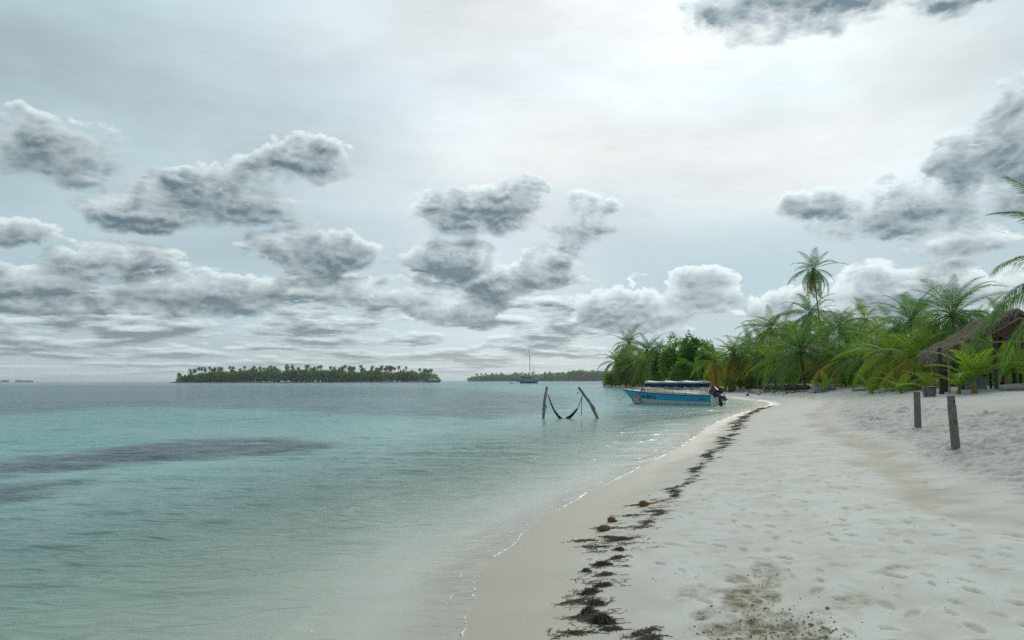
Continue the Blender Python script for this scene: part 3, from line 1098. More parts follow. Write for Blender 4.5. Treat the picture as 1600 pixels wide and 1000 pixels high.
G_TIP = 'palms at the tip of the point'
PALMS = [
    # crown px, py, distance, trunk foot px, frond length
    ('tall slender coconut palm standing high above the whole grove against the sky', 1271, 422, 122, 1296, 5.2, dict(n=27, low=-78, top=80, seed=1, r0=0.17, lean=-0.02, tone='d', dry=0.25)),
    ('large dark green palm with wide arching fronds, tallest beside the thatched hut', 1489, 495, 60, 1492, 5.0, dict(n=26, seed=2, tone='d', low=-45)),
    ('bushy palm just left of the tallest hut palm, its fronds fanning upward', 1424, 503, 63, 1420, 4.2, dict(n=22, seed=3, tone='g', low=-40)),
    ('spreading low palm with short thick trunk in the middle of the grove edge', 1251, 554, 76, 1258, 5.8, dict(n=25, seed=4, tone='d', low=-30, yellow=.15, r0=0.24)),
    ('palm with yellow and orange hanging fronds behind the outboard end of the boat', 1146, 556, 106, 1131, 5.1, dict(n=26, seed=5, tone='g', low=-62, yellow=.65, dry=.45, nuts=5)),
    ('palm leaning left with drooping yellow fronds over the boat canopy', 1117, 566, 108, 1121, 4.4, dict(n=20, seed=6, tone='l', low=-70, yellow=.8, dry=.6)),
    ('upright palm behind the spreading low palm, its crown to the left of the tall one', 1266, 492, 96, 1262, 4.2, dict(n=20, seed=7, tone='d', low=-35)),
    ('palm with fresh green crown at the left of the grove centre', 1205, 517, 98, 1200, 4.4, dict(n=22, seed=8, tone='g', low=-42)),
    ('palm with spiky upright fronds to the right of the tall slender one', 1311, 512, 84, 1306, 4.2, dict(n=20, seed=9, tone='d', low=-30)),
    ('yellow green palm bending low over the beach left of the hut', 1392, 556, 58, 1402, 4.0, dict(n=22, seed=10, tone='l', low=-60, yellow=.5, dry=.2)),
    ('low palm with pale fronds arching towards the grey tarpaulin heap', 1345, 565, 66, 1352, 4.0, dict(n=20, seed=11, tone='g', low=-55, yellow=.3)),
    ('palm whose yellowing fronds hang beside the left eave of the hut', 1432, 560, 54, 1425, 3.6, dict(n=20, seed=12, tone='l', low=-70, yellow=.85, dry=.25)),
    ('small distant palm seen through a gap above the grove', 1369, 514, 135, 1369, 3.0, dict(n=16, seed=13, tone='d', low=-30)),
    ('small distant palm showing above the ridge of the thatched roof', 1562, 492, 95, 1562, 3.2, dict(n=16, seed=14, tone='d', low=-40)),
    ('dark palm crown behind the yellow palm, left of the grove centre', 1172, 540, 125, 1176, 4.6, dict(n=20, seed=15, tone='d', low=-40)),
    ('palm between the fresh green crown and the yellow palm, near the driftwood log', 1192, 560, 92, 1188, 4.2, dict(n=20, seed=16, tone='g', low=-50, yellow=.35)),
    ('palm crown showing small above the round leafy trees', 1076, 548, 190, 1077, 5.0, dict(n=18, seed=17, tone='d', low=-30)),
    ('tallest palm at the tip of the point beside the water', 983, 538, 232, 986, 7.6, dict(n=28, seed=18, tone='g', low=-60, yellow=.25, dry=.2)),
    ('palm with one tall stiff frond at the tip of the point', 1012, 550, 222, 1012, 7.6, dict(n=26, seed=19, tone='d', low=-45, dry=.15)),
    ('outermost palm leaning over the water with brown hanging fronds', 963, 566, 245, 970, 7.4, dict(n=26, seed=20, tone='g', low=-70, yellow=.4, dry=.6)),
    ('palm with orange lower fronds in front at the tip of the point', 984, 570, 218, 990, 7.8, dict(n=28, seed=21, tone='g', low=-70, yellow=.4, dry=.45)),
    ('palm arching right at the tip of the point, next to the leafy trees', 1006, 572, 205, 1003, 7.8, dict(n=28, seed=22, tone='g', low=-60, yellow=.2, dry=.1)),
    ('small palm crown between the point and the leafy trees', 1031, 545, 230, 1033, 5.0, dict(n=18, seed=23, tone='d', low=-35)),
    ('lowest palm at the waterline of the point, yellow fronds', 957, 586, 250, 962, 4.6, dict(n=18, seed=24, tone='l', low=-60, yellow=.6, dry=.5)),
    ('palm right of the hut, behind the young palms, partly under the near fronds', 1562, 545, 50, 1566, 3.4, dict(n=18, seed=25, tone='d', low=-50)),
]
for (lb, px, py, d, bx, L, kw) in PALMS:
    grove_palm(lb, px, py, d, bx, L, **kw)

gf = random.Random(99)
CROWD = set()
MARKS = [(1131, 'the yellow palm'), (1176, 'the driftwood log'), (1205, 'the fresh green palm'), (1251, 'the spreading low palm'), (1290, 'the tarpaulin heap'), (1322, 'the bright leafy clump'),
         (1362, 'the small gap palm'), (1398, 'the leaning palm'), (1424, 'the bushy palm'), (1455, 'the two stumps'), (1489, 'the tallest hut palm'), (1525, 'the metal bin'), (1562, 'the thatched ridge'), (1595, 'the nearest palm')]
for i, (px, py, d) in enumerate([(1224, 556, 88), (1290, 548, 82), (1330, 548, 80), (1236, 530, 104), (1180, 562, 96), (1160, 568, 100), (1296, 560, 74), (1318, 566, 70),
                                 (1372, 560, 62), (1440, 530, 66), (1460, 560, 60), (1350, 535, 84), (1380, 540, 76), (1404, 530, 80), (1520, 530, 66), (1560, 570, 58), (1595, 560, 60), (1210, 566, 84),
                                 (1278, 522, 108), (1226, 520, 100), (1245, 540, 90), (1352, 500, 92), (1470, 545, 62), (1190, 535, 112), (1130, 572, 118), (1335, 520, 100), (1150, 560, 130), (1512, 560, 62), (1440, 572, 57), (1590, 520, 70), (1470, 520, 75)]):
    tone = gf.choice('ggdl')
    words = [{'g': 'green', 'd': 'dark green', 'l': 'pale green'}[tone], 'high' if py < 535 else ('low' if py > 562 else 'middling')]
    mark = min(MARKS, key=lambda m: abs(m[0] - px))
    where = ('left of' if px < mark[0] - 6 else ('right of' if px > mark[0] + 6 else 'behind')) + ' ' + mark[1]
    lb = '%s half hidden palm with %s crown %s' % (words[0], words[1], where)
    if lb in CROWD:
        lb = lb.replace('half hidden', 'farther half hidden')
    if lb in CROWD:
        lb = lb.replace('farther half hidden', 'deeply hidden')
    CROWD.add(lb)
    grove_palm(lb, px, py, d, px + gf.uniform(-10, 10), gf.uniform(3.8, 5.2), n=16, seed=200 + i,
               tone=tone, low=-55, yellow=.25, dry=.1, group='palms crowded in the thick of the grove')

# near palm right of the frame: only its fronds reach into the picture
nb = Vector((18.4, 22.6, 0))
nb.z = ground_at(nb.x, nb.y)
near = empty('palm_tree', nb)
tag(near, 'nearest palm at the right edge, dark fronds reaching in over the hut', 'palm tree')
ncrown = Vector((17.45, 22.0, 5.1)) - nb
V, F = tube([(0, 0, -.3), ncrown * 0.5 + Vector((.35, 0, 0)), ncrown], [0.24, 0.17, 0.14], 10)
mesh_obj('trunk', V, F, M['bark'], near, True)


def aim_frond(root, start, tip_px, tip_py, depth, L, rise, me, twist=0.0):
    """frond leaving start towards the point seen at a pixel"""
    tgt = at(tip_px, tip_py, depth) - Vector(root.location)
    v = tgt - start
    az = math.atan2(v.y, v.x)
    add_frond(root, me, start, az, rise, L, twist)


for (px, py, dp, L, rise, k, tw) in [(1520, 440, 20.8, 4.7, R(22), 1, .3), (1548, 350, 20.6, 4.3, R(56), 0, -.2), (1590, 310, 22, 4.2, R(72), 1, .2), (1560, 520, 22.5, 4.6, R(-2), 0, 0),
                                     (1575, 470, 19.5, 4.2, R(-12), 0, -.3), (1640, 400, 26, 4.6, R(40), 1, 0), (1900, 400, 22, 4.6, R(35), 0, 0), (1800, 400, 15, 4.6, R(30), 0, 0),
                                     (1900, 450, 28, 4.6, R(15), 1, 0), (1740, 450, 30, 4.6, R(15), 0, 0), (1560, 560, 24.5, 4.4, R(-22), 1, 0), (1850, 450, 18, 4.6, R(60), 1, 0), (1540, 500, 21.5, 4.6, R(8), 0, .2)]:
    aim_frond(near, ncrown, px, py, dp, L, rise, FROND_NEAR[k], tw)

# young palms, seedlings and shrubs along the edge
for i, (px, d, L, n, st, lb) in enumerate([
        (1522, 37.5, 2.5, 10, 0.75, 'bright green young palm in front of the hut, beside the metal bin'),
        (1498, 38.5, 1.6, 8, 0.35, 'small yellow green palm seedling between the hut posts'),
        (1574, 38.0, 2.6, 10, 0.9, 'bright young palm with orange stem behind the pale log'),
        (1290, 66.0, 1.9, 9, 0.2, 'small palm sprouting beside the grey tarpaulin heap'),
        (1455, 47.0, 2.2, 10, 0.2, 'dark leafy young palm behind the two stumps'),
        (1408, 50.0, 2.0, 10, 0.2, 'pale young palm at the foot of the leaning yellow green palm'),
        (1362, 55.0, 1.8, 9, 0.15, 'young palm by the roots right of the tarpaulin heap')]):
    d, L = d * back(px), L * back(px)
    x = ray(px, 600).x * d
    young_palm(lb, Vector((x, d, ground_at(x, d) - 0.02)), L, n, st, seed=i + 1)
g2 = np.random.default_rng(3)


def edge_shrub(label, px, d, w_px, h, n, seed, **kw):
    d, h = d * back(px), h * back(px)
    x = ray(px, 600).x * d
    w = w_px / FPX * d
    b = Vector((x, d, ground_at(x, d) - 0.05))
    return shrub(label, b, w, w * 0.8, h, n, seed, **kw)


for i, (px, d, w, h, n, mt, lf, lb) in enumerate([
        (1052, 172, 28, 11.0, 5200, 'leaf', (.62, .36), 'round bright green leafy tree next to the palms of the point'),
        (1084, 160, 28, 10.4, 5200, 'leaf', (.60, .34), 'round bright green leafy tree in the middle of the leafy trees'),
        (1106, 146, 20, 8.0, 3600, 'leaf', (.55, .32), 'round leafy tree left of the yellow palm'),
        (1034, 184, 24, 9.4, 3400, 'leaf_dark', (.62, .34), 'dark leafy tree beside the palms of the point'),
        (1066, 150, 30, 5.4, 3200, 'leaf', (.5, .3), 'low leafy shrub in front of the round leafy trees'),
        (978, 236, 22, 11.0, 3000, 'leaf', (.7, .36), 'leafy tree filling the gaps between the palms of the point'),
        (1012, 226, 24, 11.0, 3000, 'leaf_dark', (.7, .36), 'dark leafy tree behind the palms of the point'),
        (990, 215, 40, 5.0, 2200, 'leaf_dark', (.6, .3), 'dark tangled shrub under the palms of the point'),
        (956, 246, 14, 4.5, 1200, 'leaf', (.6, .3), 'shrub hanging over the water at the tip of the point'),
        (1140, 100, 11, 1.9, 900, 'leaf_light', (.34, .18), 'bright yellow green shrub on the sand behind the outboard motors'),
        (1156, 99, 9, 1.5, 700, 'leaf_light', (.3, .16), 'small yellow green shrub right of the brightest one'),
        (1175, 93, 22, 1.8, 1100, 'leaf_dark', (.3, .15), 'low brownish shrub behind the driftwood log'),
        (1322, 67.5, 16, 1.5, 1100, 'leaf_light', (.30, .15), 'bright green leafy clump right of the grey tarpaulin heap'),
        (1232, 84, 16, 2.2, 1000, 'leaf', (.28, .14), 'leafy shrub under the fresh green palm'),
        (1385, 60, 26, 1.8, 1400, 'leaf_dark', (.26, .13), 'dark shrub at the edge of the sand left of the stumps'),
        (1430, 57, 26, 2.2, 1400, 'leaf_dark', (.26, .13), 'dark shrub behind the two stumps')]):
    edge_shrub(lb, px, d, w, h, n, 40 + i, material=mt, leaf=lf, cat='tree' if h > 6 else 'shrub', blobs=14 if h > 6 else 7)

# the tangle of leaves filling the grove behind the first trunks: nobody could count it
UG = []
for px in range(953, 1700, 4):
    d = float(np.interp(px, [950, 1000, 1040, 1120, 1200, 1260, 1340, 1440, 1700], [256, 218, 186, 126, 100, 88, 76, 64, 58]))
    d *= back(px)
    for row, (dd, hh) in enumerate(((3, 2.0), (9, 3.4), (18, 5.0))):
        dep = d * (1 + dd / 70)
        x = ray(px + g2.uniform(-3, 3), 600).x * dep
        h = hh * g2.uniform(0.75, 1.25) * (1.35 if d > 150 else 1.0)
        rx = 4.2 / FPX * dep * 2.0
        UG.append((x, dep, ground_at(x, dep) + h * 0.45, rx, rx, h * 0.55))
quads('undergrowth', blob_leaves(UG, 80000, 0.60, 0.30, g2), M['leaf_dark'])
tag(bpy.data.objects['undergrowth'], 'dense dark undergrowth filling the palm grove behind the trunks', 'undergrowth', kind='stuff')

# ------------------------------------------------------------------ far islands
def island_land(name, label, pts, z):
    """low sand and earth base of an island, outline in world x, y"""
    pts = [Vector((x, y, 0)) for x, y in pts]
    c = sum(pts, Vector()) / len(pts)
    V = [(p.x, p.y, -0.6) for p in pts] + [((p.x - c.x) * 0.985 + c.x, (p.y - c.y) * 0.9 + c.y, z) for p in pts] + [(c.x, c.y, z * 1.2)]
    n = len(pts)
    F = [(i, (i + 1) % n, n + (i + 1) % n, n + i) for i in range(n)] + [(n + i, n + (i + 1) % n, 2 * n) for i in range(n)]
    o = mesh_obj(name, V, F, M['island_sand'])
    tag(o, label, kind='structure')


M['island_sand'] = mat_plain('island_sand', (0.24, 0.22, 0.17), (0.12, 0.11, 0.07), 0.05, 0.9, 0.1)


def far_palm_meshes(seed):
    g = np.random.default_rng(seed)
    Q = []
    for i in range(17):
        az = i * 2.4 + g.uniform(-.3, .3)
        p0 = R(75 - 120 * (i / 17) + g.uniform(-10, 10))
        p = np.zeros(3)
        L = g.uniform(0.85, 1.1)
        d = np.array([math.cos(az), math.sin(az), 0])
        side = np.array([-math.sin(az), math.cos(az), 0])
        a = p0
        for s in range(3):
            q = p + (d * math.cos(a) + np.array([0, 0, 1]) * math.sin(a)) * L / 3
            w0, w1 = (0.05, 0.17, 0.15, 0.02)[s], (0.05, 0.17, 0.15, 0.02)[s + 1]
            dr = np.array([0, 0, -0.10])
            Q.append([p, q, q + side * w1 + dr, p + side * w0 + dr])
            Q.append([p, q, q - side * w1 + dr, p - side * w0 + dr])
            p, a = q, a - 0.55
    return np.array(Q)


far_crowns = []
for k in range(4):
    o = quads('crown', far_palm_meshes(60 + k), M['leaf_far'])
    far_crowns.append(o.data)
    bpy.data.objects.remove(o)
V, F = tube([(0, 0, 0), (0.02, 0, 0.5), (0, 0, 1.0)], [0.024, 0.017, 0.015], 5)
far_trunk = bpy.data.meshes.new('trunk')
far_trunk.from_pydata([tuple(v) for v in V], [], F)
far_trunk.materials.append(M['bark'])


def far_palm(x, y, z0, h, L, label, group, k, lean=0.0):
    root = empty('palm_tree', (x, y, z0))
    tag(root, label, 'palm tree', group)
    t = bpy.data.objects.new('trunk', far_trunk)
    c = bpy.data.objects.new('crown', far_crowns[k % 4])
    for o in (t, c):
        col.objects.link(o)
        o.parent = root
    t.matrix_local = Matrix.Rotation(lean, 4, 'Y') @ Matrix.Diagonal((h * 0.9, h * 0.9, h, 1))
    c.location = (h * math.sin(lean), 0, h * math.cos(lean))
    c.rotation_euler = (0, 0, k * 1.3)
    c.scale = (L, L, L)


gi = np.random.default_rng(11)
D1 = 1100.0
x0, x1 = ray(266, 596).x * D1, ray(683, 596).x * D1
outl = [(x0 - 2, D1)] + [(x0 + (x1 - x0) * s, D1 - 14 - 8 * math.sin(s * 9)) for s in np.linspace(0.05, 0.95, 12)] + [(x1 + 6, D1)] + [(x0 + (x1 - x0) * s, D1 + 60) for s in np.linspace(0.9, 0.1, 8)]
island_land('island', 'low sandy shore of the long palm island out at sea', outl, 1.2)
IB = []
for i in range(230):
    s = gi.uniform(0.015, 0.99)
    top = np.interp(s, [0, .04, .10, .18, .45, .8, .95, 1], [5, 8, 12, 15, 16, 14.5, 13.5, 6]) * gi.uniform(0.7, 1.12)
    IB.append((x0 + (x1 - x0) * s, D1 + gi.uniform(-6, 40), top * 0.5 + 0.5, gi.uniform(5, 10), 8, top * 0.5))
quads('island_forest', blob_leaves(IB, 24000, 4.2, 2.6, gi), M['leaf_far'])
tag(bpy.data.objects['island_forest'], 'dark green forest mass covering the long palm island', 'forest', kind='stuff')
LONE = {0: 'outermost low palm at the left tip of the long island', 1: 'second palm from the left tip of the long island', 2: 'third palm from the left tip of the long island', 3: 'fourth palm from the left tip of the long island'}
for i in range(92):
    s = gi.uniform(0.06, 0.975) if i > 3 else (0.005, 0.02, 0.03, 0.045)[i]
    h = np.interp(s, [0, .05, .12, .3, .5, .7, .9, 1], [9, 15, 20, 21, 22, 21, 20, 16]) * gi.uniform(0.84, 1.1)
    if abs(s - 0.45) < 0.02:
        h *= 1.06
    far_palm(x0 + (x1 - x0) * s, D1 + gi.uniform(-4, 30), 0.8, h, gi.uniform(3.8, 5.0), LONE.get(i, 'slender coconut palm rising above the forest of the long island'), 'palms of the long island', i, gi.normal(0, 0.05))

D2 = 2300.0
y0, y1 = ray(731, 595).x * D2, ray(990, 595).x * D2
outl = [(y0 - 3, D2)] + [(y0 + (y1 - y0) * s, D2 - 20) for s in np.linspace(0.05, 0.95, 8)] + [(y1, D2)] + [(y0 + (y1 - y0) * s, D2 + 200) for s in np.linspace(0.9, 0.1, 6)]
island_land('island', 'shore of the farther wooded island behind the sailing boat', outl, 1.5)
IB = []
for i in range(200):
    s = gi.uniform(0.01, 1.0)
    top = np.interp(s, [0, .05, .12, .4, .52, .70, .82, 1], [7, 15, 18, 18, 22, 31, 27, 22]) * gi.uniform(0.8, 1.08)
    IB.append((y0 + (y1 - y0) * s, D2 + gi.uniform(-10, 110), top * 0.45, gi.uniform(9, 17), 16, top * 0.55))
quads('island_forest', blob_leaves(IB, 16000, 7.5, 5.0, gi), M['leaf_far'])
tag(bpy.data.objects['island_forest.001'], 'bluish forest mass covering the farther wooded island', 'forest', kind='stuff')
for i in range(26):
    s = gi.uniform(0.03, 0.55)
    far_palm(y0 + (y1 - y0) * s, D2 + gi.uniform(-5, 60), 1.0, gi.uniform(20, 28), 5.5, 'palm standing out above the forest of the farther island', 'palms of the farther island', i)
for i, (pa, pb, lb) in enumerate([(3, 13, 'faint flat islet at the far left end of the horizon'), (25, 33, 'faintest small islet between two others on the left horizon'), (36, 50, 'flat islet on the left horizon, right of two others')]):
    d = 5200
    a, b = ray(pa, 596).x * d, ray(pb, 596).x * d
    B = [(a + (b - a) * s, d, 4, (b - a) * 0.16, 20, 8 * gi.uniform(.7, 1)) for s in np.linspace(.12, .88, 6)]
    o = quads('islet', blob_leaves(B, 350, 7, 5, gi), M['leaf_far'])
    tag(o, lb, 'islet')

# ------------------------------------------------------------------ boats
M['hull_blue'] = mat_plain('boat_blue_paint', (0.014, 0.36, 0.58), (0.022, 0.41, 0.63), 3, 0.38, 0.5)
M['hull_grey'] = mat_plain('boat_grey_white_paint', (0.52, 0.54, 0.55), (0.62, 0.64, 0.64), 4, 0.5, 0.4)
M['white_paint'] = mat_plain('white_paint', (0.70, 0.71, 0.70), (0.78, 0.79, 0.78), 4, 0.5, 0.4)
M['navy'] = mat_plain('navy_cloth', (0.012, 0.030, 0.085), (0.020, 0.045, 0.12), 5, 0.7, 0.2)
M['dark'] = mat_plain('dark_line_paint', (0.010, 0.022, 0.050))
M['steel'] = mat_plain('galvanised_tube', (0.35, 0.36, 0.37), None, rough=0.4, metal=0.8)
M['black'] = mat_plain('black_metal', (0.015, 0.017, 0.02), (0.03, 0.033, 0.04), 8, 0.45, 0.5)
M['cowl'] = mat_plain('motor_blue_grey', (0.035, 0.075, 0.13), (0.05, 0.10, 0.16), 6, 0.4, 0.5)
M['red'] = mat_plain('red_paint', (0.35, 0.02, 0.05))
M['orange'] = mat_plain('orange_ring', (0.50, 0.17, 0.08), (0.42, 0.22, 0.16), 6, 0.6, 0.3)
M['rope'] = mat_plain('rope', (0.30, 0.28, 0.24), (0.22, 0.20, 0.17), 20, 0.9, 0.1)
M['tan'] = mat_plain('bench_wood', (0.30, 0.25, 0.18), (0.22, 0.18, 0.13), 6, 0.8, 0.2)
M['cabin_grey'] = mat_plain('cabin_grey_paint', (0.42, 0.47, 0.50), (0.50, 0.55, 0.57), 2, 0.5, 0.4)
M['far_blue'] = mat_plain('far_hull_blue', (0.05, 0.20, 0.38), (0.07, 0.24, 0.42), 2, 0.5, 0.4)
M['window'] = mat_plain('tinted_window', (0.03, 0.04, 0.05), None, rough=0.1, spec=0.6)


def loft(sections, close_ends=(True, True)):
    """sections: list of equal-length point lists -> open skin"""
    n = len(sections[0])
    V = [p for s in sections for p in s]
    F = []
    for i in range(len(sections) - 1):
        for k in range(n - 1):
            F.append((i * n + k, i * n + k + 1, (i + 1) * n + k + 1, (i + 1) * n + k))
    if close_ends[0]:
        F.append(tuple(range(n)))
    if close_ends[1]:
        F.append(tuple(range((len(sections) - 1) * n, len(sections) * n))[::-1])
    return V, F


boat = None


def build_panga():
    """open blue motor boat: x from stern (0) to bow (L); its port side (+y) faces the camera after turning"""
    L = 8.0
    root = empty('motor_boat')
    tag(root, 'bright blue open motor boat with canopy moored by the beach, lettered on its side', 'boat')
    us = np.linspace(0, 1, 17)

    def beam(u):
        return 0.86 * (1 - max(0, (u - 0.45) / 0.55) ** 2.6) + 0.015

    def sheer(u):
        return 0.80 + 0.42 * u ** 2.0

    def band(u):
        return 0.29 + 0.36 * u ** 2.0

    def xo(u, z):
        # raked stem: lower points of the bow sections sit further aft
        f = max(0, (u - 0.55) / 0.45)
        return u * L - f ** 1.6 * (sheer(u) - z) * 0.95

    def pt(u, y, z):
        return (xo(u, z), y, z)

    def side(u, z, k):
        b = beam(u)
        zz = (z + 0.25) / (sheer(u) + 0.25)
        return b * (0.72 + 0.28 * zz)

    low, up = [], []
    for u in us:
        S = []
        for z, f in ((-0.25, 0.0), (-0.08, 0.55)):
            S.append(pt(u, beam(u) * f, z))
        for z in (0.02, 0.2, band(u)):
            S.append(pt(u, side(u, z, 0), z))
        low.append([(x, -y, z) for x, y, z in S[::-1]] + S[1:])
        U = [pt(u, side(u, z, 0) + 0.012, z) for z in (band(u) + 0.002, (band(u) + sheer(u)) / 2, sheer(u) - 0.05)]
        up.append(U)
    V, F = loft(low, (True, True))
    mesh_obj('hull', V, F, M['hull_grey'], root, True)
    for sg in (1, -1):
        V, F = loft([[(x, sg * y, z) for x, y, z in s] for s in up], (False, False))
        if sg < 0:
            F = [f[::-1] for f in F]
        mesh_obj('side_strake', V, F, M['hull_blue'], root, True)
        # dark rubbing line and pale gunwale
        V, F = tube([pt(u, sg * (side(u, sheer(u), 0) + 0.012), sheer(u) - 0.03) for u in us], [0.032] * len(us), 5)
        mesh_obj('rubbing_strip', V, F, M['dark'], root, True)
        sec = []
        for u in us:
            y = side(u, sheer(u), 0)
            sec.append([pt(u, sg * y, sheer(u) - 0.01), pt(u, sg * y, sheer(u) + 0.05), pt(u, sg * max(y - 0.16, 0), sheer(u) + 0.055), pt(u, sg * max(y - 0.16, 0), sheer(u) - 0.1)])
        V, F = loft(sec)
        mesh_obj('gunwale', V, F, M['white_paint'], root, False)
        # inner skin
        V, F = loft([[pt(u, sg * max(side(u, 0.2, 0) - 0.05, 0), 0.15), pt(u, sg * max(side(u, sheer(u), 0) - 0.05, 0), sheer(u) - 0.03)] for u in us], (False, False))
        mesh_obj('inner_side', V, F, M['hull_grey'], root, True)
    V, F = loft([[pt(u, -max(side(u, 0.2, 0) - 0.05, 0), 0.15), pt(u, max(side(u, 0.2, 0) - 0.05, 0), 0.15)] for u in us], (False, False))
    mesh_obj('floor', V, F, M['hull_grey'], root)
    # foredeck
    fu = [u for u in us if u >= 0.75]
    V, F = loft([[pt(u, -max(side(u, sheer(u), 0) - 0.1, 0), sheer(u) + 0.02), pt(u, 0, sheer(u) + 0.06), pt(u, max(side(u, sheer(u), 0) - 0.1, 0), sheer(u) + 0.02)] for u in fu], (False, False))
    mesh_obj('foredeck', V, F, M['white_paint'], root, True)
    V, F = box(-0.03, 0.05, -0.85, 0.85, 0.0, 0.82)
    mesh_obj('transom', V, F, M['white_paint'], root)
    for x in (1.6, 2.7, 3.8, 4.9):
        V, F = box(x, x + 0.35, -0.78, 0.78, 0.52, 0.58)
        o = mesh_obj('bench', V, F, M['tan'], root)
        V, F = box(x + 0.12, x + 0.22, -0.5, 0.5, 0.15, 0.52)
        mesh_obj('bench_support', V, F, M['hull_grey'], o)
    # canopy on poles
    xa, xb, zb, zt, w = 0.75, 5.55, 1.42, 1.84, 0.95
    for x in (0.9, 2.35, 3.85, 5.35):
        for sg in (1, -1):
            V, F = tube([(x, sg * 0.80, 0.75), (x, sg * 0.86, 1.80)], [0.013, 0.013], 6)
            mesh_obj('canopy_pole', V, F, M['steel'], root, True)
    nsec = 13
    top = []
    for i in range(nsec):
        x = xa + (xb - xa) * i / (nsec - 1)
        sag = -0.05 * abs(math.sin(math.pi * (x - xa) / (xb - xa) * 3)) + 0.02
        S = []
        for k in range(9):
            y = -w + 2 * w * k / 8
            S.append((x, y, zt + sag + 0.05 * (1 - (y / w) ** 2)))
        top.append(S)
    V, F = loft(top, (False, False))
    can = mesh_obj('canopy', V, F, M['white_paint'], root, True)
    m = can.modifiers.new('thick', 'SOLIDIFY')
    m.thickness = 0.03
    for sg in (1, -1):
        # white rolled edge and navy skirt, hanging in shallow folds
        V, F = tube([(xa + (xb - xa) * i / 24, sg * (w + 0.01), zt - 0.05 - 0.035 * abs(math.sin(math.pi * i / 8))) for i in range(25)], [0.042] * 25, 8)
        mesh_obj('canopy_edge', V, F, M['white_paint'], root, True)
        S = []
        for i in range(49):
            x = xa + 0.05 + (xb - xa - 0.1) * i / 48
            f = 0.02 * math.sin(i * 1.3)
            S.append([(x, sg * (w + 0.075 + f), zt - 0.10), (x, sg * (w + 0.07 - f), (zb + zt) / 2 - 0.05), (x, sg * (w + 0.05 + 0.5 * f), zb - 0.03 * math.sin(i * 0.8))])
        V, F = loft(S, (False, False))
        sk = mesh_obj('canopy_skirt', V, F, M['navy'], root, True)
        # faded lettering on the skirt: rows of pale strokes
        P = []
        for (a, b) in ((2.55, 3.55), (4.0, 4.95)):
            x = a
            while x < b:
                P.append(box(x, x + 0.035, sg * (w + 0.105) - 0.003, sg * (w + 0.105) + 0.003, 1.56, 1.64))
                P.append(box(x + 0.035, x + 0.07, sg * (w + 0.105) - 0.003, sg * (w + 0.105) + 0.003, 1.58 + 0.04 * ((len(P) // 2) % 2), 1.60 + 0.04 * ((len(P) // 2) % 2)))
                x += 0.11
        V, F = join(*P)
        mesh_obj('faded_lettering', V, F, M['faded'], sk)
    # outboard motors: one tilted up, one down
    for (y, tilt, nm) in ((0.34, R(52), 'tilted motor'), (-0.30, R(4), 'lowered motor')):
        piv = Matrix.Translation((-0.10, y, 0.86)) @ Matrix.Rotation(tilt, 4, 'Y')

        def put(name, vf, material, bev=0.0, parent=root):
            V_, F_ = vf
            o = mesh_obj(name, [tuple(piv @ Vector(v)) for v in V_], F_, material, parent, bev > 0)
            if bev:
                bevel(o, bev)
            return o
        mo = put('outboard_motor', loft([[(-0.42, -0.17, 0.02), (-0.42, 0.17, 0.02), (0.16, 0.17, 0.0), (0.16, -0.17, 0.0)], [(-0.50, -0.20, 0.25), (-0.50, 0.20, 0.25), (0.20, 0.20, 0.22), (0.20, -0.20, 0.22)],
                                         [(-0.42, -0.16, 0.50), (-0.42, 0.16, 0.50), (0.12, 0.15, 0.46), (0.12, -0.15, 0.46)]]), M['cowl'] if tilt > 0.5 else M['black'])
        mo.data.polygons.foreach_set('use_smooth', [False] * len(mo.data.polygons))
        me_ = mo.data
        me_.from_pydata if False else None
        # close the quad columns of the loft
        bm = bmesh.new()
        bm.from_mesh(me_)
        bmesh.ops.holes_fill(bm, edges=bm.edges, sides=0)
        bmesh.ops.bevel(bm, geom=list(bm.edges), offset=0.045, segments=2, affect='EDGES')
        bm.to_mesh(me_)
        bm.free()
        me_.polygons.foreach_set('use_smooth', [True] * len(me_.polygons))
        put('cowl_stripe', box(-0.46, 0.10, -0.205, 0.205, 0.26, 0.36), M['red'], 0, mo)
        put('shaft_housing', box(-0.30, -0.06, -0.075, 0.075, -0.62, 0.04), M['cowl'] if tilt > 0.5 else M['black'], 0.03, mo)
        put('cavitation_plate', box(-0.50, 0.02, -0.11, 0.11, -0.66, -0.62), M['black'], 0, mo)
        put('gear_case', tube([(0.06, 0, -0.78), (-0.05, 0, -0.78), (-0.30, 0, -0.78), (-0.46, 0, -0.78)], [0.02, 0.075, 0.07, 0.045], 8), M['cowl'] if tilt > 0.5 else M['black'], 0, mo)
        put('skeg', box(-0.34, -0.10, -0.012, 0.012, -1.02, -0.66), M['cowl'] if tilt > 0.5 else M['black'], 0, mo)
        P = []
        for k in range(3):
            an = k * 2.094
            P.append(box(-0.50, -0.47, 0.02, 0.17, -0.05, 0.05))
            vv, ff = P[-1]
            P[-1] = ([(x + 0.2 * zz, yy * math.cos(an) - zz * math.sin(an), yy * math.sin(an) + zz * math.cos(an) - 0.78) for x, yy, zz in vv], ff)
        put('propeller', join(*P), M['steel'], 0, mo)
        put('mounting_bracket', box(-0.08, 0.16, -0.12, 0.12, -0.22, 0.05), M['black'], 0.02, mo)
    # hull lettering, drawn from thick and thin strokes with serifs
    Zc = 0.0

    def stroke(a, b, w):
        a, b = Vector(a), Vector(b)
        d = (b - a).normalized()
        n = Vector((-d.y, d.x)) * w / 2
        return [a + n, b + n, b - n, a - n]
    def serif(x, y, w=0.34):
        return stroke((x - w / 2, y), (x + w / 2, y), 0.07)
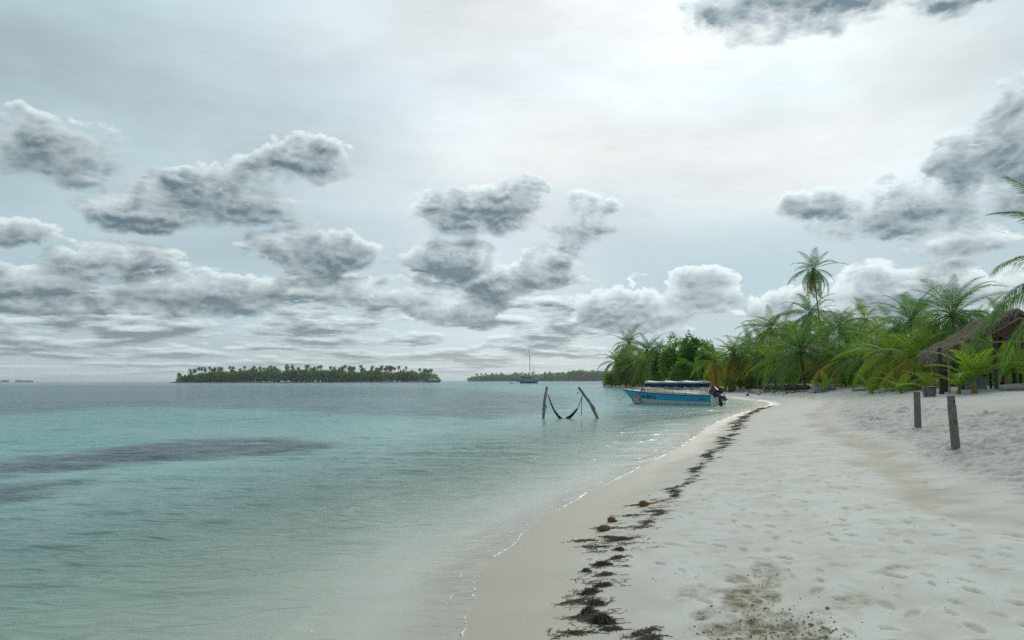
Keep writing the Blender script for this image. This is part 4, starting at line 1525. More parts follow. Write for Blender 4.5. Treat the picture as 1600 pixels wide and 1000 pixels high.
    GLY = {
        'A': [stroke((0.08, 0), (0.5, 1), 0.09), stroke((0.5, 1), (0.92, 0), 0.2), stroke((0.25, 0.36), (0.76, 0.36), 0.08), serif(0.08, 0.035), serif(0.92, 0.035)],
        'Z': [stroke((0.1, 0.96), (0.86, 0.96), 0.1), stroke((0.82, 0.95), (0.16, 0.05), 0.2), stroke((0.1, 0.05), (0.9, 0.05), 0.1), stroke((0.12, 0.96), (0.12, 0.75), 0.08), stroke((0.88, 0.05), (0.88, 0.26), 0.08)],
        'M': [stroke((0.14, 0), (0.14, 1), 0.09), stroke((0.14, 1), (0.5, 0.1), 0.18), stroke((0.5, 0.1), (0.86, 1), 0.08), stroke((0.86, 1), (0.86, 0), 0.2), serif(0.14, 0.035, .3), serif(0.86, 0.035, .36), serif(0.1, 0.965, .22), serif(0.92, 0.965, .22)],
        'R': [stroke((0.2, 0), (0.2, 1), 0.2), stroke((0.2, 0.95), (0.62, 0.95), 0.09), stroke((0.62, 0.97), (0.74, 0.76), 0.18), stroke((0.74, 0.78), (0.62, 0.5), 0.18), stroke((0.2, 0.5), (0.64, 0.5), 0.08), stroke((0.48, 0.5), (0.9, 0.0), 0.18), serif(0.2, 0.035), serif(0.9, 0.035, .2)],
    }
    txt = [('A', 0.0, 0.20, 0.20), ('Z', 0.20, 0.18, 0.20), ('M', 0.40, 0.32, 0.30), ('A', 0.72, 0.22, 0.20), ('R', 0.94, 0.20, 0.20)]
    letters = None
    for sg in (1, -1):
        for ch, ox, wd, ht in txt:
            P = []
            for st in GLY[ch]:
                vv = []
                for p in st:
                    lx = ox + p.x * wd
                    X = (5.95 - lx * 1.15) if sg > 0 else (4.7 + lx * 1.15)
                    u = X / L
                    zc = band(u) + 0.05 + p.y * ht * 1.25 - (0.05 if ch == 'M' else 0)
                    vv.append((X, sg * (side(u, zc, 0) + 0.020), zc))
                back = [(x, y - sg * 0.012, z) for x, y, z in vv]
                P.append((vv + back, [(0, 1, 2, 3), (7, 6, 5, 4), (0, 4, 5, 1), (1, 5, 6, 2), (2, 6, 7, 3), (3, 7, 4, 0)]))
            V, F = join(*P)
            mesh_obj('letter', V, F, M['letter_blue'], root)
        P = []
        for k in range(7):
            X = 0.55 + k * 0.075
            u = X / L
            y = side(u, 0.5, 0) + 0.018
            P.append(box(X, X + 0.05, sg * y - 0.006, sg * y + 0.006, 0.47, 0.56 - 0.015 * (k % 2)))
        V, F = join(*P)
        mesh_obj('registration_marks', V, F, M['letter_blue'], root)
    # little things on deck
    for (x, y, h, mt) in ((7.0, 0.25, 0.16, 'black'), (5.75, 0.55, 0.30, 'green'), (6.1, 0.2, 0.42, 'tan'), (6.35, -0.3, 0.36, 'black'), (1.1, 0.5, 0.14, 'white_paint'), (2.2, 0.6, 0.16, 'red'), (3.3, 0.62, 0.14, 'black')):
        u = x / L
        V, F = tube([(x, y, 0.5), (x, y, sheer(u) + h * 0.6), (x, y, sheer(u) + h)], [0.07, 0.06, 0.035], 7)
        mesh_obj('deck_fitting', V, F, M[mt], root, True)
    V, F = tube([(6.0, 0.5, 1.0), (5.85, 0.62, 1.42)], [0.015, 0.015], 5)
    fl = mesh_obj('flag_pole', V, F, M['steel'], root)
    V, F = loft([[(6.0 - 0.05 * i + 0.02, 0.53 + 0.012 * i, 1.08 + 0.05 * i), (6.15 - 0.05 * i, 0.60 + 0.02 * math.sin(i), 1.02 + 0.05 * i)] for i in range(6)], (False, False))
    mesh_obj('pennant', V, F, M['red'], fl)
    return root


M['faded'] = mat_plain('faded_lettering', (0.10, 0.14, 0.20))
M['letter_blue'] = mat_plain('letter_blue', (0.010, 0.028, 0.115))
M['green'] = mat_plain('green_plastic', (0.02, 0.14, 0.10))
boat = build_panga()
stern = on_level(1117.5, 633.2)
bow = at(973, 607, 64.0)
# keep the stern on the water and turn the boat so that the stem head falls where the photograph shows it
dirv = Vector((bow.x - stern.x, bow.y - stern.y))
boat.location = (stern.x, stern.y, 0.0)
boat.rotation_euler = (0, 0, math.atan2(dirv.y, dirv.x))
boat.scale = (dirv.length / 8.0,) * 3
BOATM = Matrix.Translation(boat.location) @ Matrix.Rotation(boat.rotation_euler.z, 4, 'Z') @ Matrix.Scale(boat.scale[0], 4)

# life ring hanging on the hull
V, F = [], []
nu, nv = 28, 10
for i in range(nu):
    a = 2 * math.pi * i / nu
    for k in range(nv):
        b = 2 * math.pi * k / nv
        rr = 0.30 + 0.085 * math.cos(b)
        V.append((rr * math.cos(a), 0.07 * math.sin(b), rr * math.sin(a)))
for i in range(nu):
    for k in range(nv):
        F.append((i * nv + k, i * nv + (k + 1) % nv, ((i + 1) % nu) * nv + (k + 1) % nv, ((i + 1) % nu) * nv + k))
ring = empty('life_ring')
tag(ring, 'faded orange life ring hanging on the bow of the blue motor boat', 'life ring')
mesh_obj('ring', V, F, M['orange'], ring, True)
for a in (0.8, 2.35, 3.9, 5.5):
    V, F = tube([(0.30 * math.cos(a - .12), 0, 0.30 * math.sin(a - .12)), (0.30 * math.cos(a + .12), 0, 0.30 * math.sin(a + .12))], [0.092, 0.092], 10)
    mesh_obj('band', V, F, M['white_paint'], ring, True)
V, F = tube([(-0.22, 0, 0.28), (-0.30, -0.02, 0.55), (-0.34, -0.06, 0.78)], [0.02] * 3, 5)
mesh_obj('strap', V, F, M['red'], ring)
# the side of the boat turned to the camera is the one with the smaller world y
SIDE = 1 if (BOATM @ Vector((4, 1, 0))).y < (BOATM @ Vector((4, -1, 0))).y else -1
ring.matrix_world = BOATM @ Matrix.Translation((6.38, SIDE * 0.83, 0.38)) @ Matrix.Rotation(R(4 * SIDE), 4, 'Z')
# mooring line
p0, p1 = BOATM @ Vector((7.7, 0, 0.75)), on_level(958, 624, -0.05)
V, F = tube([p0.lerp(p1, s) - Vector((0, 0, 0.5 * math.sin(math.pi * s))) * 0.6 for s in np.linspace(0, 1, 9)], [0.014] * 9, 5)
tag(mesh_obj('mooring_line', V, F, M['rope']), 'thin mooring line running from the bow of the blue motor boat into the water', 'rope')


def sailboat():
    d = 540
    c = on_level(827, 598.6)
    c = Vector((ray(827, 598).x * d, d, 0))
    k = d / FPX          # metres per photograph pixel
    root = empty('sailing_boat', c)
    tag(root, 'blue sailing boat with tall bare mast anchored off the farther island', 'sailing boat')
    L = 29 * k
    S = []
    for i in range(11):
        u = i / 10
        b = 2.0 * (1 - max(0, (u - .5) / .5) ** 2.2) * (0.8 + 0.2 * min(1, u * 4)) + 0.02
        z = 1.55 + 0.5 * u * u
        x = -L / 2 + L * u
        rk = -0.9 * max(0, u - .8) / .2
        S.append([(x, -b, z), (x + rk, -b * 0.85, 0.0), (x + rk, 0, -0.5), (x + rk, b * 0.85, 0.0), (x, b, z)])
    V, F = loft(S)
    mesh_obj('hull', V, F, M['far_blue'], root, True)
    V, F = loft([[(-L / 2 + L * u, -1.7 * (1 - max(0, (u - .5) / .5) ** 2.2), 1.56 + .5 * u * u), (-L / 2 + L * u, 1.7 * (1 - max(0, (u - .5) / .5) ** 2.2), 1.56 + .5 * u * u)] for u in np.linspace(0, 1, 9)], (False, False))
    mesh_obj('deck', V, F, M['cabin_grey'], root)
    V, F = box(-2.8, 3.0, -1.2, 1.2, 1.5, 2.5)
    cb = bevel(mesh_obj('cabin', V, F, M['cabin_grey'], root), 0.2)
    for x in (-1.8, -0.4, 1.0):
        V, F = box(x, x + 0.8, -1.215, -1.19, 1.85, 2.2)
        mesh_obj('window', V, F, M['window'], cb)
    V, F = box(-5.6, 0.6, -1.5, 1.5, 3.55, 3.95)
    bevel(mesh_obj('bimini', V, F, M['navy'], root), 0.12)
    for x in (-5.3, 0.3):
        for y in (-1.4, 1.4):
            V, F = tube([(x, y, 1.6), (x, y, 3.6)], [0.05, 0.05], 5)
            mesh_obj('bimini_post', V, F, M['steel'], root)
    H = 54 * k
    mx = 0.9
    V, F = tube([(mx, 0, 1.5), (mx - 0.5, 0, H * .6), (mx - 1.0, 0, H)], [0.17, 0.16, 0.12], 7)
    mesh_obj('mast', V, F, M['mast'], root, True)
    V, F = tube([(mx, 0, 4.3), (mx - 6.0, 0, 4.5)], [0.22, 0.26], 7)
    mesh_obj('boom', V, F, M['navy'], root, True)
    V, F = tube([(L / 2 - 1.2, 0, 2.2), (L / 2 - 1.6, 0, 4.5), (mx - 0.7, 0, H * .82)], [0.16, 0.15, 0.04], 6)
    mesh_obj('furled_jib', V, F, M['cabin_grey'], root, True)
    V, F = tube([(-L / 2 + .3, 0, 1.8), (mx - 1.0, 0, H)], [0.03, 0.03], 4)
    mesh_obj('backstay', V, F, M['mast'], root)
    for y in (-1.8, 1.8):
        V, F = tube([(mx, y, 1.6), (mx - .7, y * 0.5, H * .55), (mx - 1.0, 0, H * .98)], [0.03] * 3, 4)
        mesh_obj('shroud', V, F, M['mast'], root)
    V, F = join(box(-L / 2 - 1.8, -L / 2 - 0.2, -0.9, 0.9, 0.9, 1.3), box(-L / 2 - 2.2, -L / 2 - 1.4, -0.6, 0.6, 1.2, 2.0))
    mesh_obj('stern_gear', V, F, M['black'], root)
    # tender
    dd = Vector((ray(799.5, 598).x * d, d, 0))
    t = empty('dinghy', dd)
    tag(t, 'small dark dinghy floating left of the sailing boat', 'dinghy')
    for y in (-.6, .6):
        V, F = tube([(-1.4, y, .25), (0.8, y, .25), (1.5, y * .3, .4)], [.25, .25, .18], 7)
        mesh_obj('side_tube', V, F, M['black'], t, True)
    V, F = box(-1.3, .9, -.5, .5, .1, .2)
    mesh_obj('floor', V, F, M['cowl'], t)
    V, F = box(-1.75, -1.35, -.15, .15, .2, .8)
    mesh_obj('motor', V, F, M['black'], t)


M['mast'] = mat_plain('weathered_mast', (0.16, 0.18, 0.19), None, rough=0.5)
sailboat()


def yacht():
    d = 960
    c = Vector((ray(679, 596).x * d, d, 0))
    root = empty('motor_yacht', c)
    tag(root, 'grey motor yacht with stepped decks at the right end of the long island', 'yacht')
    L = 22 * d / FPX
    S = []
    for i in range(11):
        u = i / 10
        b = 2.4 * (1 - max(0, (u - .55) / .45) ** 2.0) + 0.03
        z = 1.6 + 1.6 * max(0, u - .25) ** 1.2
        x = -L / 2 + L * u
        rk = -2.2 * max(0, u - .8) / .2
        S.append([(x, -b, z), (x + rk, -b * .75, 0), (x + rk, 0, -.6), (x + rk, b * .75, 0), (x, b, z)])
    V, F = loft(S)
    mesh_obj('hull', V, F, M['navy_far'], root, True)

    def tier(name, xa, xb, w, za, zb, fr, bk, mt, parent=root):
        V = [(xa, -w, za), (xb, -w, za), (xb, w, za), (xa, w, za), (xa + bk, -w * .85, zb), (xb - fr, -w * .85, zb), (xb - fr, w * .85, zb), (xa + bk, w * .85, zb)]
        return mesh_obj(name, V, [(3, 2, 1, 0), (4, 5, 6, 7), (0, 1, 5, 4), (1, 2, 6, 5), (2, 3, 7, 6), (3, 0, 4, 7)], mt, parent)
    a = tier('main_deck', -L * .42, L * .26, 2.1, 1.6, 4.2, 3.4, .4, M['cabin_grey'])
    tier('window_band', -L * .30, L * .185, 2.14, 2.7, 3.5, 2.0, .3, M['window'], a)
    b = tier('upper_deck', -L * .30, L * .06, 1.7, 4.25, 6.0, 2.4, .6, M['cabin_grey'])
    tier('window_band', -L * .22, L * .02, 1.73, 4.7, 5.4, 1.2, .3, M['window'], b)
    tier('hard_top', -L * .24, -L * .02, 1.6, 6.05, 6.35, .6, .2, M['navy_far'])
    V, F = tube([(-L * .18, 0, 6.3), (-L * .22, 0, 8.0)], [.12, .05], 5)
    mesh_obj('antenna_mast', V, F, M['mast'], root)


M['navy_far'] = mat_plain('yacht_navy', (0.03, 0.06, 0.10), (0.04, 0.075, 0.12), 2, 0.4, 0.5)
yacht()

# ------------------------------------------------------------------ hammock in the water
M['driftwood'] = mat_plain('weathered_pole', (0.17, 0.155, 0.12), (0.27, 0.25, 0.20), 5, 0.9, 0.1, 0.4, 0.03, (6, 6, 1))
M['net'] = mat_plain('dark_hammock_cloth', (0.012, 0.016, 0.018), (0.03, 0.032, 0.034), 12, 0.9, 0.1)
hd = on_level(849, 654).y


def knotty(pts, r0, r1, seed, n=14, sides=9):
    g = random.Random(seed)
    P, Rr = [], []
    pts = [Vector(p) for p in pts]
    for i in range(n + 1):
        s = i / n * (len(pts) - 1)
        k = min(int(s), len(pts) - 2)
        P.append(pts[k].lerp(pts[k + 1], s - k) + Vector((g.uniform(-1, 1), g.uniform(-1, 1), 0)) * r0 * 0.16)
        Rr.append((r0 + (r1 - r0) * i / n) * g.uniform(0.9, 1.1))
    return tube(P, Rr, sides)


for (bx, by, mxp, myp, tx, ty, lb) in [(848.5, 655, 850.5, 630, 854.5, 604, 'left weathered pole of the water hammock, nearly upright'),
                                       (935, 656, 922, 630, 904, 605, 'right weathered pole of the water hammock, leaning far to the left')]:
    b = at(bx, by, hd)
    t_ = at(tx, ty, hd + 0.2)
    m_ = at(mxp, myp, hd)
    low = b + (b - m_) * 0.6
    root = empty('hammock_pole', b)
    tag(root, lb, 'pole')
    V, F = knotty([low - b, b - b, m_ - b, t_ - b], 0.088, 0.065, 5 if bx < 900 else 6, 22)
    mesh_obj('pole', V, F, M['driftwood'], root, True)
    V, F = tube([(m_ - b) * 1.0, (m_ - b) * 0.8 + Vector((.12, 0, 0)), (m_ - b) * 0.55 + Vector((.1, 0, 0))], [0.05, 0.03, 0.012], 5)
    mesh_obj('broken_branch', V, F, M['driftwood'], root, True)
ham = empty('hammock', on_level(880, 654))
tag(ham, 'dark hammock slung between two poles, its middle sunk in the water', 'hammock')
O = Vector(ham.location)


def hp(px, py, dy=0.0):
    return at(px, py, hd + dy) - O


cl = [hp(857, 620), hp(861, 632), hp(866, 643), hp(873, 652.5), hp(881, 659), hp(890, 653.5), hp(896, 648), hp(902, 640)]
secs = []
wds = [0.03, 0.07, 0.10, 0.17, 0.28, 0.20, 0.16, 0.05]
for p, w in zip(cl, wds):
    secs.append([tuple(p + Vector((0, -w, 0.06 + w * 0.25))), tuple(p + Vector((0, -w * .5, -0.01))), tuple(p + Vector((0, 0, -0.05))), tuple(p + Vector((0, w * .5, -0.01))), tuple(p + Vector((0, w, 0.06 + w * 0.25)))])
V, F = loft(secs, (False, False))
sl = mesh_obj('sling', V, F, M['net'], ham, True)
sl.modifiers.new('thick', 'SOLIDIFY').thickness = 0.03
for pts in ([hp(855.5, 614), hp(857, 620)], [hp(910, 618), hp(905, 632), hp(902, 640)], [hp(909.5, 620), hp(908.5, 634), hp(908.5, 650)]):
    V, F = tube(pts, [0.022] * len(pts), 5)
    mesh_obj('rope', V, F, M['rope'], ham)
V, F = tube([hp(902, 613.5), hp(903.5, 614)], [0.06, 0.05], 6)
mesh_obj('float', V, F, M['rope'], ham)

# ------------------------------------------------------------------ wooden posts in the sand
M['post'] = mat_plain('grey_weathered_timber', (0.13, 0.125, 0.12), (0.235, 0.225, 0.21), 7, 0.9, 0.15, 0.6, 0.02, (9, 9, 0.8))
M['crack'] = mat_plain('dark_crack', (0.02, 0.018, 0.015))
for (bx, by, tx, ty, w_px, lb, cracks) in [(1494, 706, 1485.5, 618, 9.0, 'nearer and taller grey timber post in the soft sand, notched and cracked', True),
                                           (1434.5, 669.5, 1432.5, 612, 7.2, 'farther plain grey timber post in the soft sand', False)]:
    b = on_ground(bx, by)
    t_ = at(tx, ty, b.y - 0.05)
    up = t_ - b
    w = w_px / FPX * b.y
    root = empty('timber_post', b)
    tag(root, lb, 'post')
    ax = up.normalized()
    xd = Vector((1, 0.22, 0)).normalized()
    yd = ax.cross(xd).normalized()
    xd = yd.cross(ax)

    def sec(s, k=1.0):
        c = up * s
        return [c + (xd * sx * w / 2 + yd * sy * w * 0.5) * k for sx, sy in ((-1, -1), (1, -1), (1, 1), (-1, 1))]
    if cracks:
        rows = [sec(-0.30, 1.05), sec(0.835, 0.98), sec(0.84, 0.90), sec(1.0, 0.88)]
    else:
        rows = [sec(-0.30, 1.05), sec(0.5, 1.0), sec(1.0, 0.95)]
    V = [tuple(p) for r_ in rows for p in r_]
    F = []
    for i in range(len(rows) - 1):
        for k in range(4):
            F.append((i * 4 + k, i * 4 + (k + 1) % 4, (i + 1) * 4 + (k + 1) % 4, (i + 1) * 4 + k))
    F.append(tuple(range((len(rows) - 1) * 4, len(rows) * 4)))
    o = mesh_obj('post', V, F, M['post'], root)
    bevel(o, w * 0.05, 1)
    if cracks:
        fy = -yd * (w * 0.5 + 0.002)
        a = up * 0.565 - xd * w * 0.42
        bb = up * 0.495 + xd * w * 0.45
        V = [a + fy, (a + bb) / 2 + up * 0.018 + fy, bb + fy, (a + bb) / 2 - up * 0.012 + fy]
        V = V + [v + yd * 0.01 for v in V]
        mesh_obj('crack', V, [(0, 1, 2, 3), (4, 7, 6, 5), (0, 4, 5, 1), (1, 5, 6, 2), (2, 6, 7, 3), (3, 7, 4, 0)], M['crack'], root)
        V, F = tube([up * 0.90 + xd * w * 0.2 + fy, up * 0.90 + xd * w * 0.2 + fy * 0.9], [0.02, 0.02], 8)
        mesh_obj('bolt_hole', V, F, M['crack'], root)

# ------------------------------------------------------------------ thatched hut
M['thatch'] = mat_plain('old_grey_thatch', (0.17, 0.145, 0.125), (0.32, 0.28, 0.24), 5, 0.95, 0.05, 0.5, 0.05)
M['thatch_strip'] = mat_leaf('thatch_strand', (0.22, 0.19, 0.165), (0.36, 0.315, 0.275), dry=(0.24, 0.14, 0.07), trans=0.12, rough=0.9)
M['bamboo'] = mat_plain('yellow_bamboo', (0.30, 0.23, 0.10), (0.36, 0.29, 0.14), 5, 0.6, 0.3)
M['dark_post'] = mat_plain('dark_trunk_post', (0.045, 0.038, 0.033), (0.10, 0.085, 0.07), 5, 0.9, 0.1, 0.4, 0.03, (4, 4, 1))
M['grey_post'] = mat_plain('grey_trunk_post', (0.10, 0.11, 0.12), (0.20, 0.21, 0.22), 5, 0.9, 0.1, 0.4, 0.03, (4, 4, 1))
HO = at(1490, 547, 40.0)                     # near left eave corner
axis = Vector((3.7, 10.0, 0)).normalized()
across = Vector((axis.y, -axis.x, 0))
gz = ground_at(HO.x + 1.5, HO.y + 3)
hut = empty('thatched_hut', (HO.x, HO.y, 0))
tag(hut, 'open beach hut with shaggy grey palm thatch roof on posts', 'hut')


def H(a, c, z):
    """hut coordinates: along the eave, across to the ridge, absolute height"""
    return axis * a + across * c + Vector((0, 0, z))


ZE, ZR, LEN, HALF = HO.z + 0.1, HO.z + 2.05, 10.0, 3.1
for side in (0, 1):
    nA, nC = 26, 12
    V, F = [], []
    for layer in (0, 1):
        for i in range(nA + 1):
            for k in range(nC + 1):
                a = LEN * i / nA
                s = k / nC
                c = HALF * s if side == 0 else 2 * HALF - HALF * s
                z = ZE + (ZR - ZE) * s - 0.10 * math.sin(math.pi * s)
                n = 0.05 * math.sin(i * 1.9 + k) + 0.05 * math.sin(k * 2.3 + i * .7)
                V.append(H(a, c, z + (n + 0.10 if layer == 0 else -0.10)))
    W = (nA + 1) * (nC + 1)
    for i in range(nA):
        for k in range(nC):
            p = i * (nC + 1) + k
            F.append((p, p + 1, p + nC + 2, p + nC + 1))
            F.append((W + p + nC + 1, W + p + nC + 2, W + p + 1, W + p))
    for i in range(nA):
        for k in (0, nC):
            p, q = i * (nC + 1) + k, (i + 1) * (nC + 1) + k
            F.append((p, q, W + q, W + p))
    for k in range(nC):
        for i in (0, nA):
            p, q = i * (nC + 1) + k, i * (nC + 1) + k + 1
            F.append((p, q, W + q, W + p))
    roof = mesh_obj('roof', V, F, M['thatch'], hut, True)
    # shaggy strands laid down the slope, hanging past the eave
    gt = np.random.default_rng(70 + side)
    n = 11000 if side == 0 else 2500
    a = gt.uniform(-0.25, LEN + .1, n)
    s = gt.uniform(-0.01, 1.0, n) ** 1.15
    sg = 1 if side == 0 else -1
    P = np.array([H(a[i], HALF * s[i] if side == 0 else 2 * HALF - HALF * s[i], ZE + (ZR - ZE) * s[i] - 0.10 * math.sin(math.pi * s[i]) + gt.uniform(0.08, 0.20)) for i in range(n)])
    dn = -np.array(across) * sg * HALF + np.array([0, 0, -(ZR - ZE)])
    dn = dn / np.linalg.norm(dn)
    Q = leaf_quads(P, np.tile(dn * 2.6, (n, 1)), 0.50, 0.05, gt, 0.55)
    st = quads('thatch_strands', Q, M['thatch_strip'], roof)
    st['kind'] = 'stuff'
# fringe of old leaves hanging from the eave and the gable edge
gt = np.random.default_rng(75)
n = 1500
P = np.array([H(a_, gt.uniform(-.12, .15), ZE + gt.uniform(-.12, .16)) for a_ in gt.uniform(-.2, LEN, n)])
Q = leaf_quads(P, np.tile(np.array([-.5 * across.x, -.5 * across.y, -1.6]), (n, 1)), 0.55, 0.055, gt, 0.8)
P = np.array([H(gt.uniform(-.22, .1), HALF * s_, ZE + (ZR - ZE) * s_ + gt.uniform(-.14, .14)) for s_ in gt.uniform(0, 1, 900)])
Q2 = leaf_quads(P, np.tile(np.array([-1.2 * across.x - .4 * axis.x, -1.2 * across.y - .4 * axis.y, -1.1]), (900, 1)), 0.45, 0.05, gt, 0.5)
quads('thatch_fringe', np.concatenate([Q, Q2]), M['thatch_strip'], hut)['kind'] = 'stuff'
# gable edge rafters and dangling strands
for c0 in (0.15, 0.75):
    for side in (1, -1):
        V, F = tube([H(-0.12, HALF - side * (HALF + 0.1 - c0 * .2), ZE - 0.25 - c0 * .1), H(-0.12, HALF, ZR - 0.22 - c0 * .22)], [0.06, 0.05], 6)
        mesh_obj('rafter', V, F, M['bamboo'] if c0 > .5 else M['dark_post'], hut, True)
for a in (1.5, 3.2, 5.0, 6.8, 8.6):
    V, F = tube([H(a, 0.1, ZE - 0.18), H(a, HALF, ZR - 0.2)], [0.045, 0.045], 6)
    mesh_obj('rafter', V, F, M['bamboo'], hut, True)
V, F = tube([H(0.0, 0.1, ZE + 0.30), H(0.0, 2 * HALF - .1, ZE + 0.30)], [0.05, 0.05], 6)
mesh_obj('tie_beam', V, F, M['bamboo'], hut, True)
V, F = tube([H(-.1, 0.35, ZE - 0.05), H(LEN - .3, 0.35, ZE - 0.05)], [0.06, 0.06], 6)
mesh_obj('eave_beam', V, F, M['dark_post'], hut, True)


def hut_post(name, px, d, ztop, r, mt, lb=None, dx=0.0):
    x = ray(px, 600).x * d
    z0 = ground_at(x, d) - 0.2
    V, F = knotty([Vector((x, d, z0)) - hut.location, Vector((x + dx, d, (z0 + ztop) / 2)) - hut.location, Vector((x, d, ztop)) - hut.location], r, r * 0.88, int(px), 8)
    o = mesh_obj(name, V, F, M[mt], hut, True)
    if lb:
        o['label'] = lb
    return o


hut_post('post', 1471, 42.0, ZE + 0.1, 0.125, 'dark_post')
hut_post('post', 1478, 44.5, ZE + 0.1, 0.12, 'dark_post')
hut_post('bamboo_pole', 1457, 45.5, ZE - 0.05, 0.045, 'bamboo')
hut_post('bamboo_pole', 1483.5, 41.0, ZE + 0.15, 0.05, 'bamboo')
hut_post('post', 1506, 46.0, ZE + 0.8, 0.13, 'dark_post')
hut_post('post', 1557.5, 43.0, ZR - 0.3, 0.15, 'grey_post', None, 0.05)
hut_post('post', 1585, 45.0, ZR - 0.6, 0.12, 'dark_post')
hut_post('post', 1566, 47.0, ZR - 0.6, 0.12, 'dark_post')
# bin, counter, stumps and log by the hut
M['bin'] = mat_plain('blue_grey_sheet_metal', (0.20, 0.27, 0.33), (0.30, 0.37, 0.42), 2, 0.5, 0.4)
M['rust'] = mat_plain('rusty_orange', (0.30, 0.09, 0.03), (0.20, 0.08, 0.04), 5, 0.8, 0.2)
M['plank'] = mat_plain('grey_plank', (0.15, 0.135, 0.12), (0.24, 0.22, 0.20), 5, 0.85, 0.15, 0.3, 0.02, (1, 6, 6))


def bin_thing(label, px, d, w, h, top):
    x = ray(px, 600).x * d
    z = ground_at(x, d)
    root = empty('storage_bin', (x, d, z), -0.5)
    tag(root, label, 'bin')
    V, F = box(-w / 2, w / 2, -w * .35, w * .35, -0.1, h)
    bevel(mesh_obj('body', V, F, M['bin'], root), 0.03)
    V, F = box(-w / 2 - .03, w / 2 + .03, -w * .38, w * .38, h + 0.005, h + 0.16)
    bevel(mesh_obj('lid', V, F, M[top], root), 0.03)
    for sx in (-.25, .25):
        V, F = box(w * sx - .02, w * sx + .02, -w * .35 - .02, -w * .35 - .003, 0.1, h - .1)
        mesh_obj('rib', V, F, M['bin'], root)


bin_thing('blue grey metal bin with rusty orange top under the hut', 1532, 44.5, 0.62, 0.75, 'rust')
bin_thing('smaller grey bin with brown top left of the larger bin', 1514, 45.0, 0.45, 0.55, 'plank')
cx = ray(1545, 600).x * 47
ct = empty('counter', (cx, 47, ground_at(cx, 47)), -0.45)
tag(ct, 'rough grey plank counter in the shade under the hut', 'counter')
V, F = box(-1.6, 1.8, -0.3, 0.3, 0.98, 1.04)
mesh_obj('top', V, F, M['plank'], ct)
V, F = box(-1.5, 1.7, -0.2, 0.25, 0.45, 0.49)
mesh_obj('shelf', V, F, M['plank'], ct)
for x in (-1.5, 0.1, 1.7):
    V, F = box(x - .05, x + .05, -.2, .2, -0.1, 0.975)
    mesh_obj('leg', V, F, M['dark_post'], ct)
for (px, d, w, h, lb) in [(1446.5, 40.5, 0.19, 0.52, 'left of two stumps standing in the sand beside the hut, flat topped'), (1454.5, 40.0, 0.22, 0.50, 'right of two stumps standing in the sand beside the hut')]:
    b = Vector((ray(px, 600).x * d, d, 0))
    b.z = ground_at(b.x, b.y)
    root = empty('stump', b)
    tag(root, lb, 'stump')
    V, F = knotty([(0, 0, -.15), (0, 0, h * .5), (0.01, 0, h)], w * .92, w, int(px), 6, 10)
    mesh_obj('trunk', V, F, M['post'], root, True)
    V, F = tube([(0.01, 0, h - .01), (0.01, 0, h + .035)], [w * 1.06, w * 1.04], 12)
    mesh_obj('top_disc', V, F, M['plank'], root)
b0, b1 = [Vector((ray(px, 600).x * 36.5, 36.5, ground_at(ray(px, 600).x * 36.5, 36.5))) for px in (1563, 1618)]
root = empty('log', b0)
tag(root, 'pale bleached log lying on the sand in front of the hut', 'log')
V, F = knotty([Vector((0, 0, .16)), (b1 - b0) * .5 + Vector((0, .1, .17)), (b1 - b0) + Vector((0, 0, .18))], 0.16, 0.17, 3, 10, 10)
mesh_obj('trunk', V, F, M['bleached'] if 'bleached' in M else M.setdefault('bleached', mat_plain('bleached_wood', (0.30, 0.29, 0.27), (0.42, 0.41, 0.39), 5, 0.9, 0.1, 0.3, .02, (1, 5, 5))), root, True)
V, F = tube([(b1 - b0) * .62 + Vector((0, .08, .2)), (b1 - b0) * .66 + Vector((-.05, -.2, .42))], [.05, .03], 6)
mesh_obj('branch_stub', V, F, M['bleached'], root, True)

# ------------------------------------------------------------------ driftwood and debris on the beach behind the boat
def drift_log(label, pa, pb, ra, rb, seed, mt='dark_post', sag=0.0):
    a, b = on_ground(*pa), on_ground(*pb)
    r_ = empty('driftwood_log', a)
    tag(r_, label, 'driftwood')
    V, F = knotty([Vector((0, 0, ra * .7)), (b - a) * .5 + Vector((0, 0, ra * .7 - sag)), (b - a) + Vector((0, 0, rb * .7))], ra, rb, seed, 12)
    mesh_obj('trunk', V, F, M[mt], r_, True)
    g = random.Random(seed)
    for k in range(3):
        s = g.uniform(.2, .9)
        p = (b - a) * s + Vector((0, 0, ra * .8))
        V, F = tube([p, p + Vector((g.uniform(-.4, .4), g.uniform(-.3, .1), g.uniform(.25, .6)))], [.05, .02], 5)
        mesh_obj('branch', V, F, M[mt], r_)
    return r_


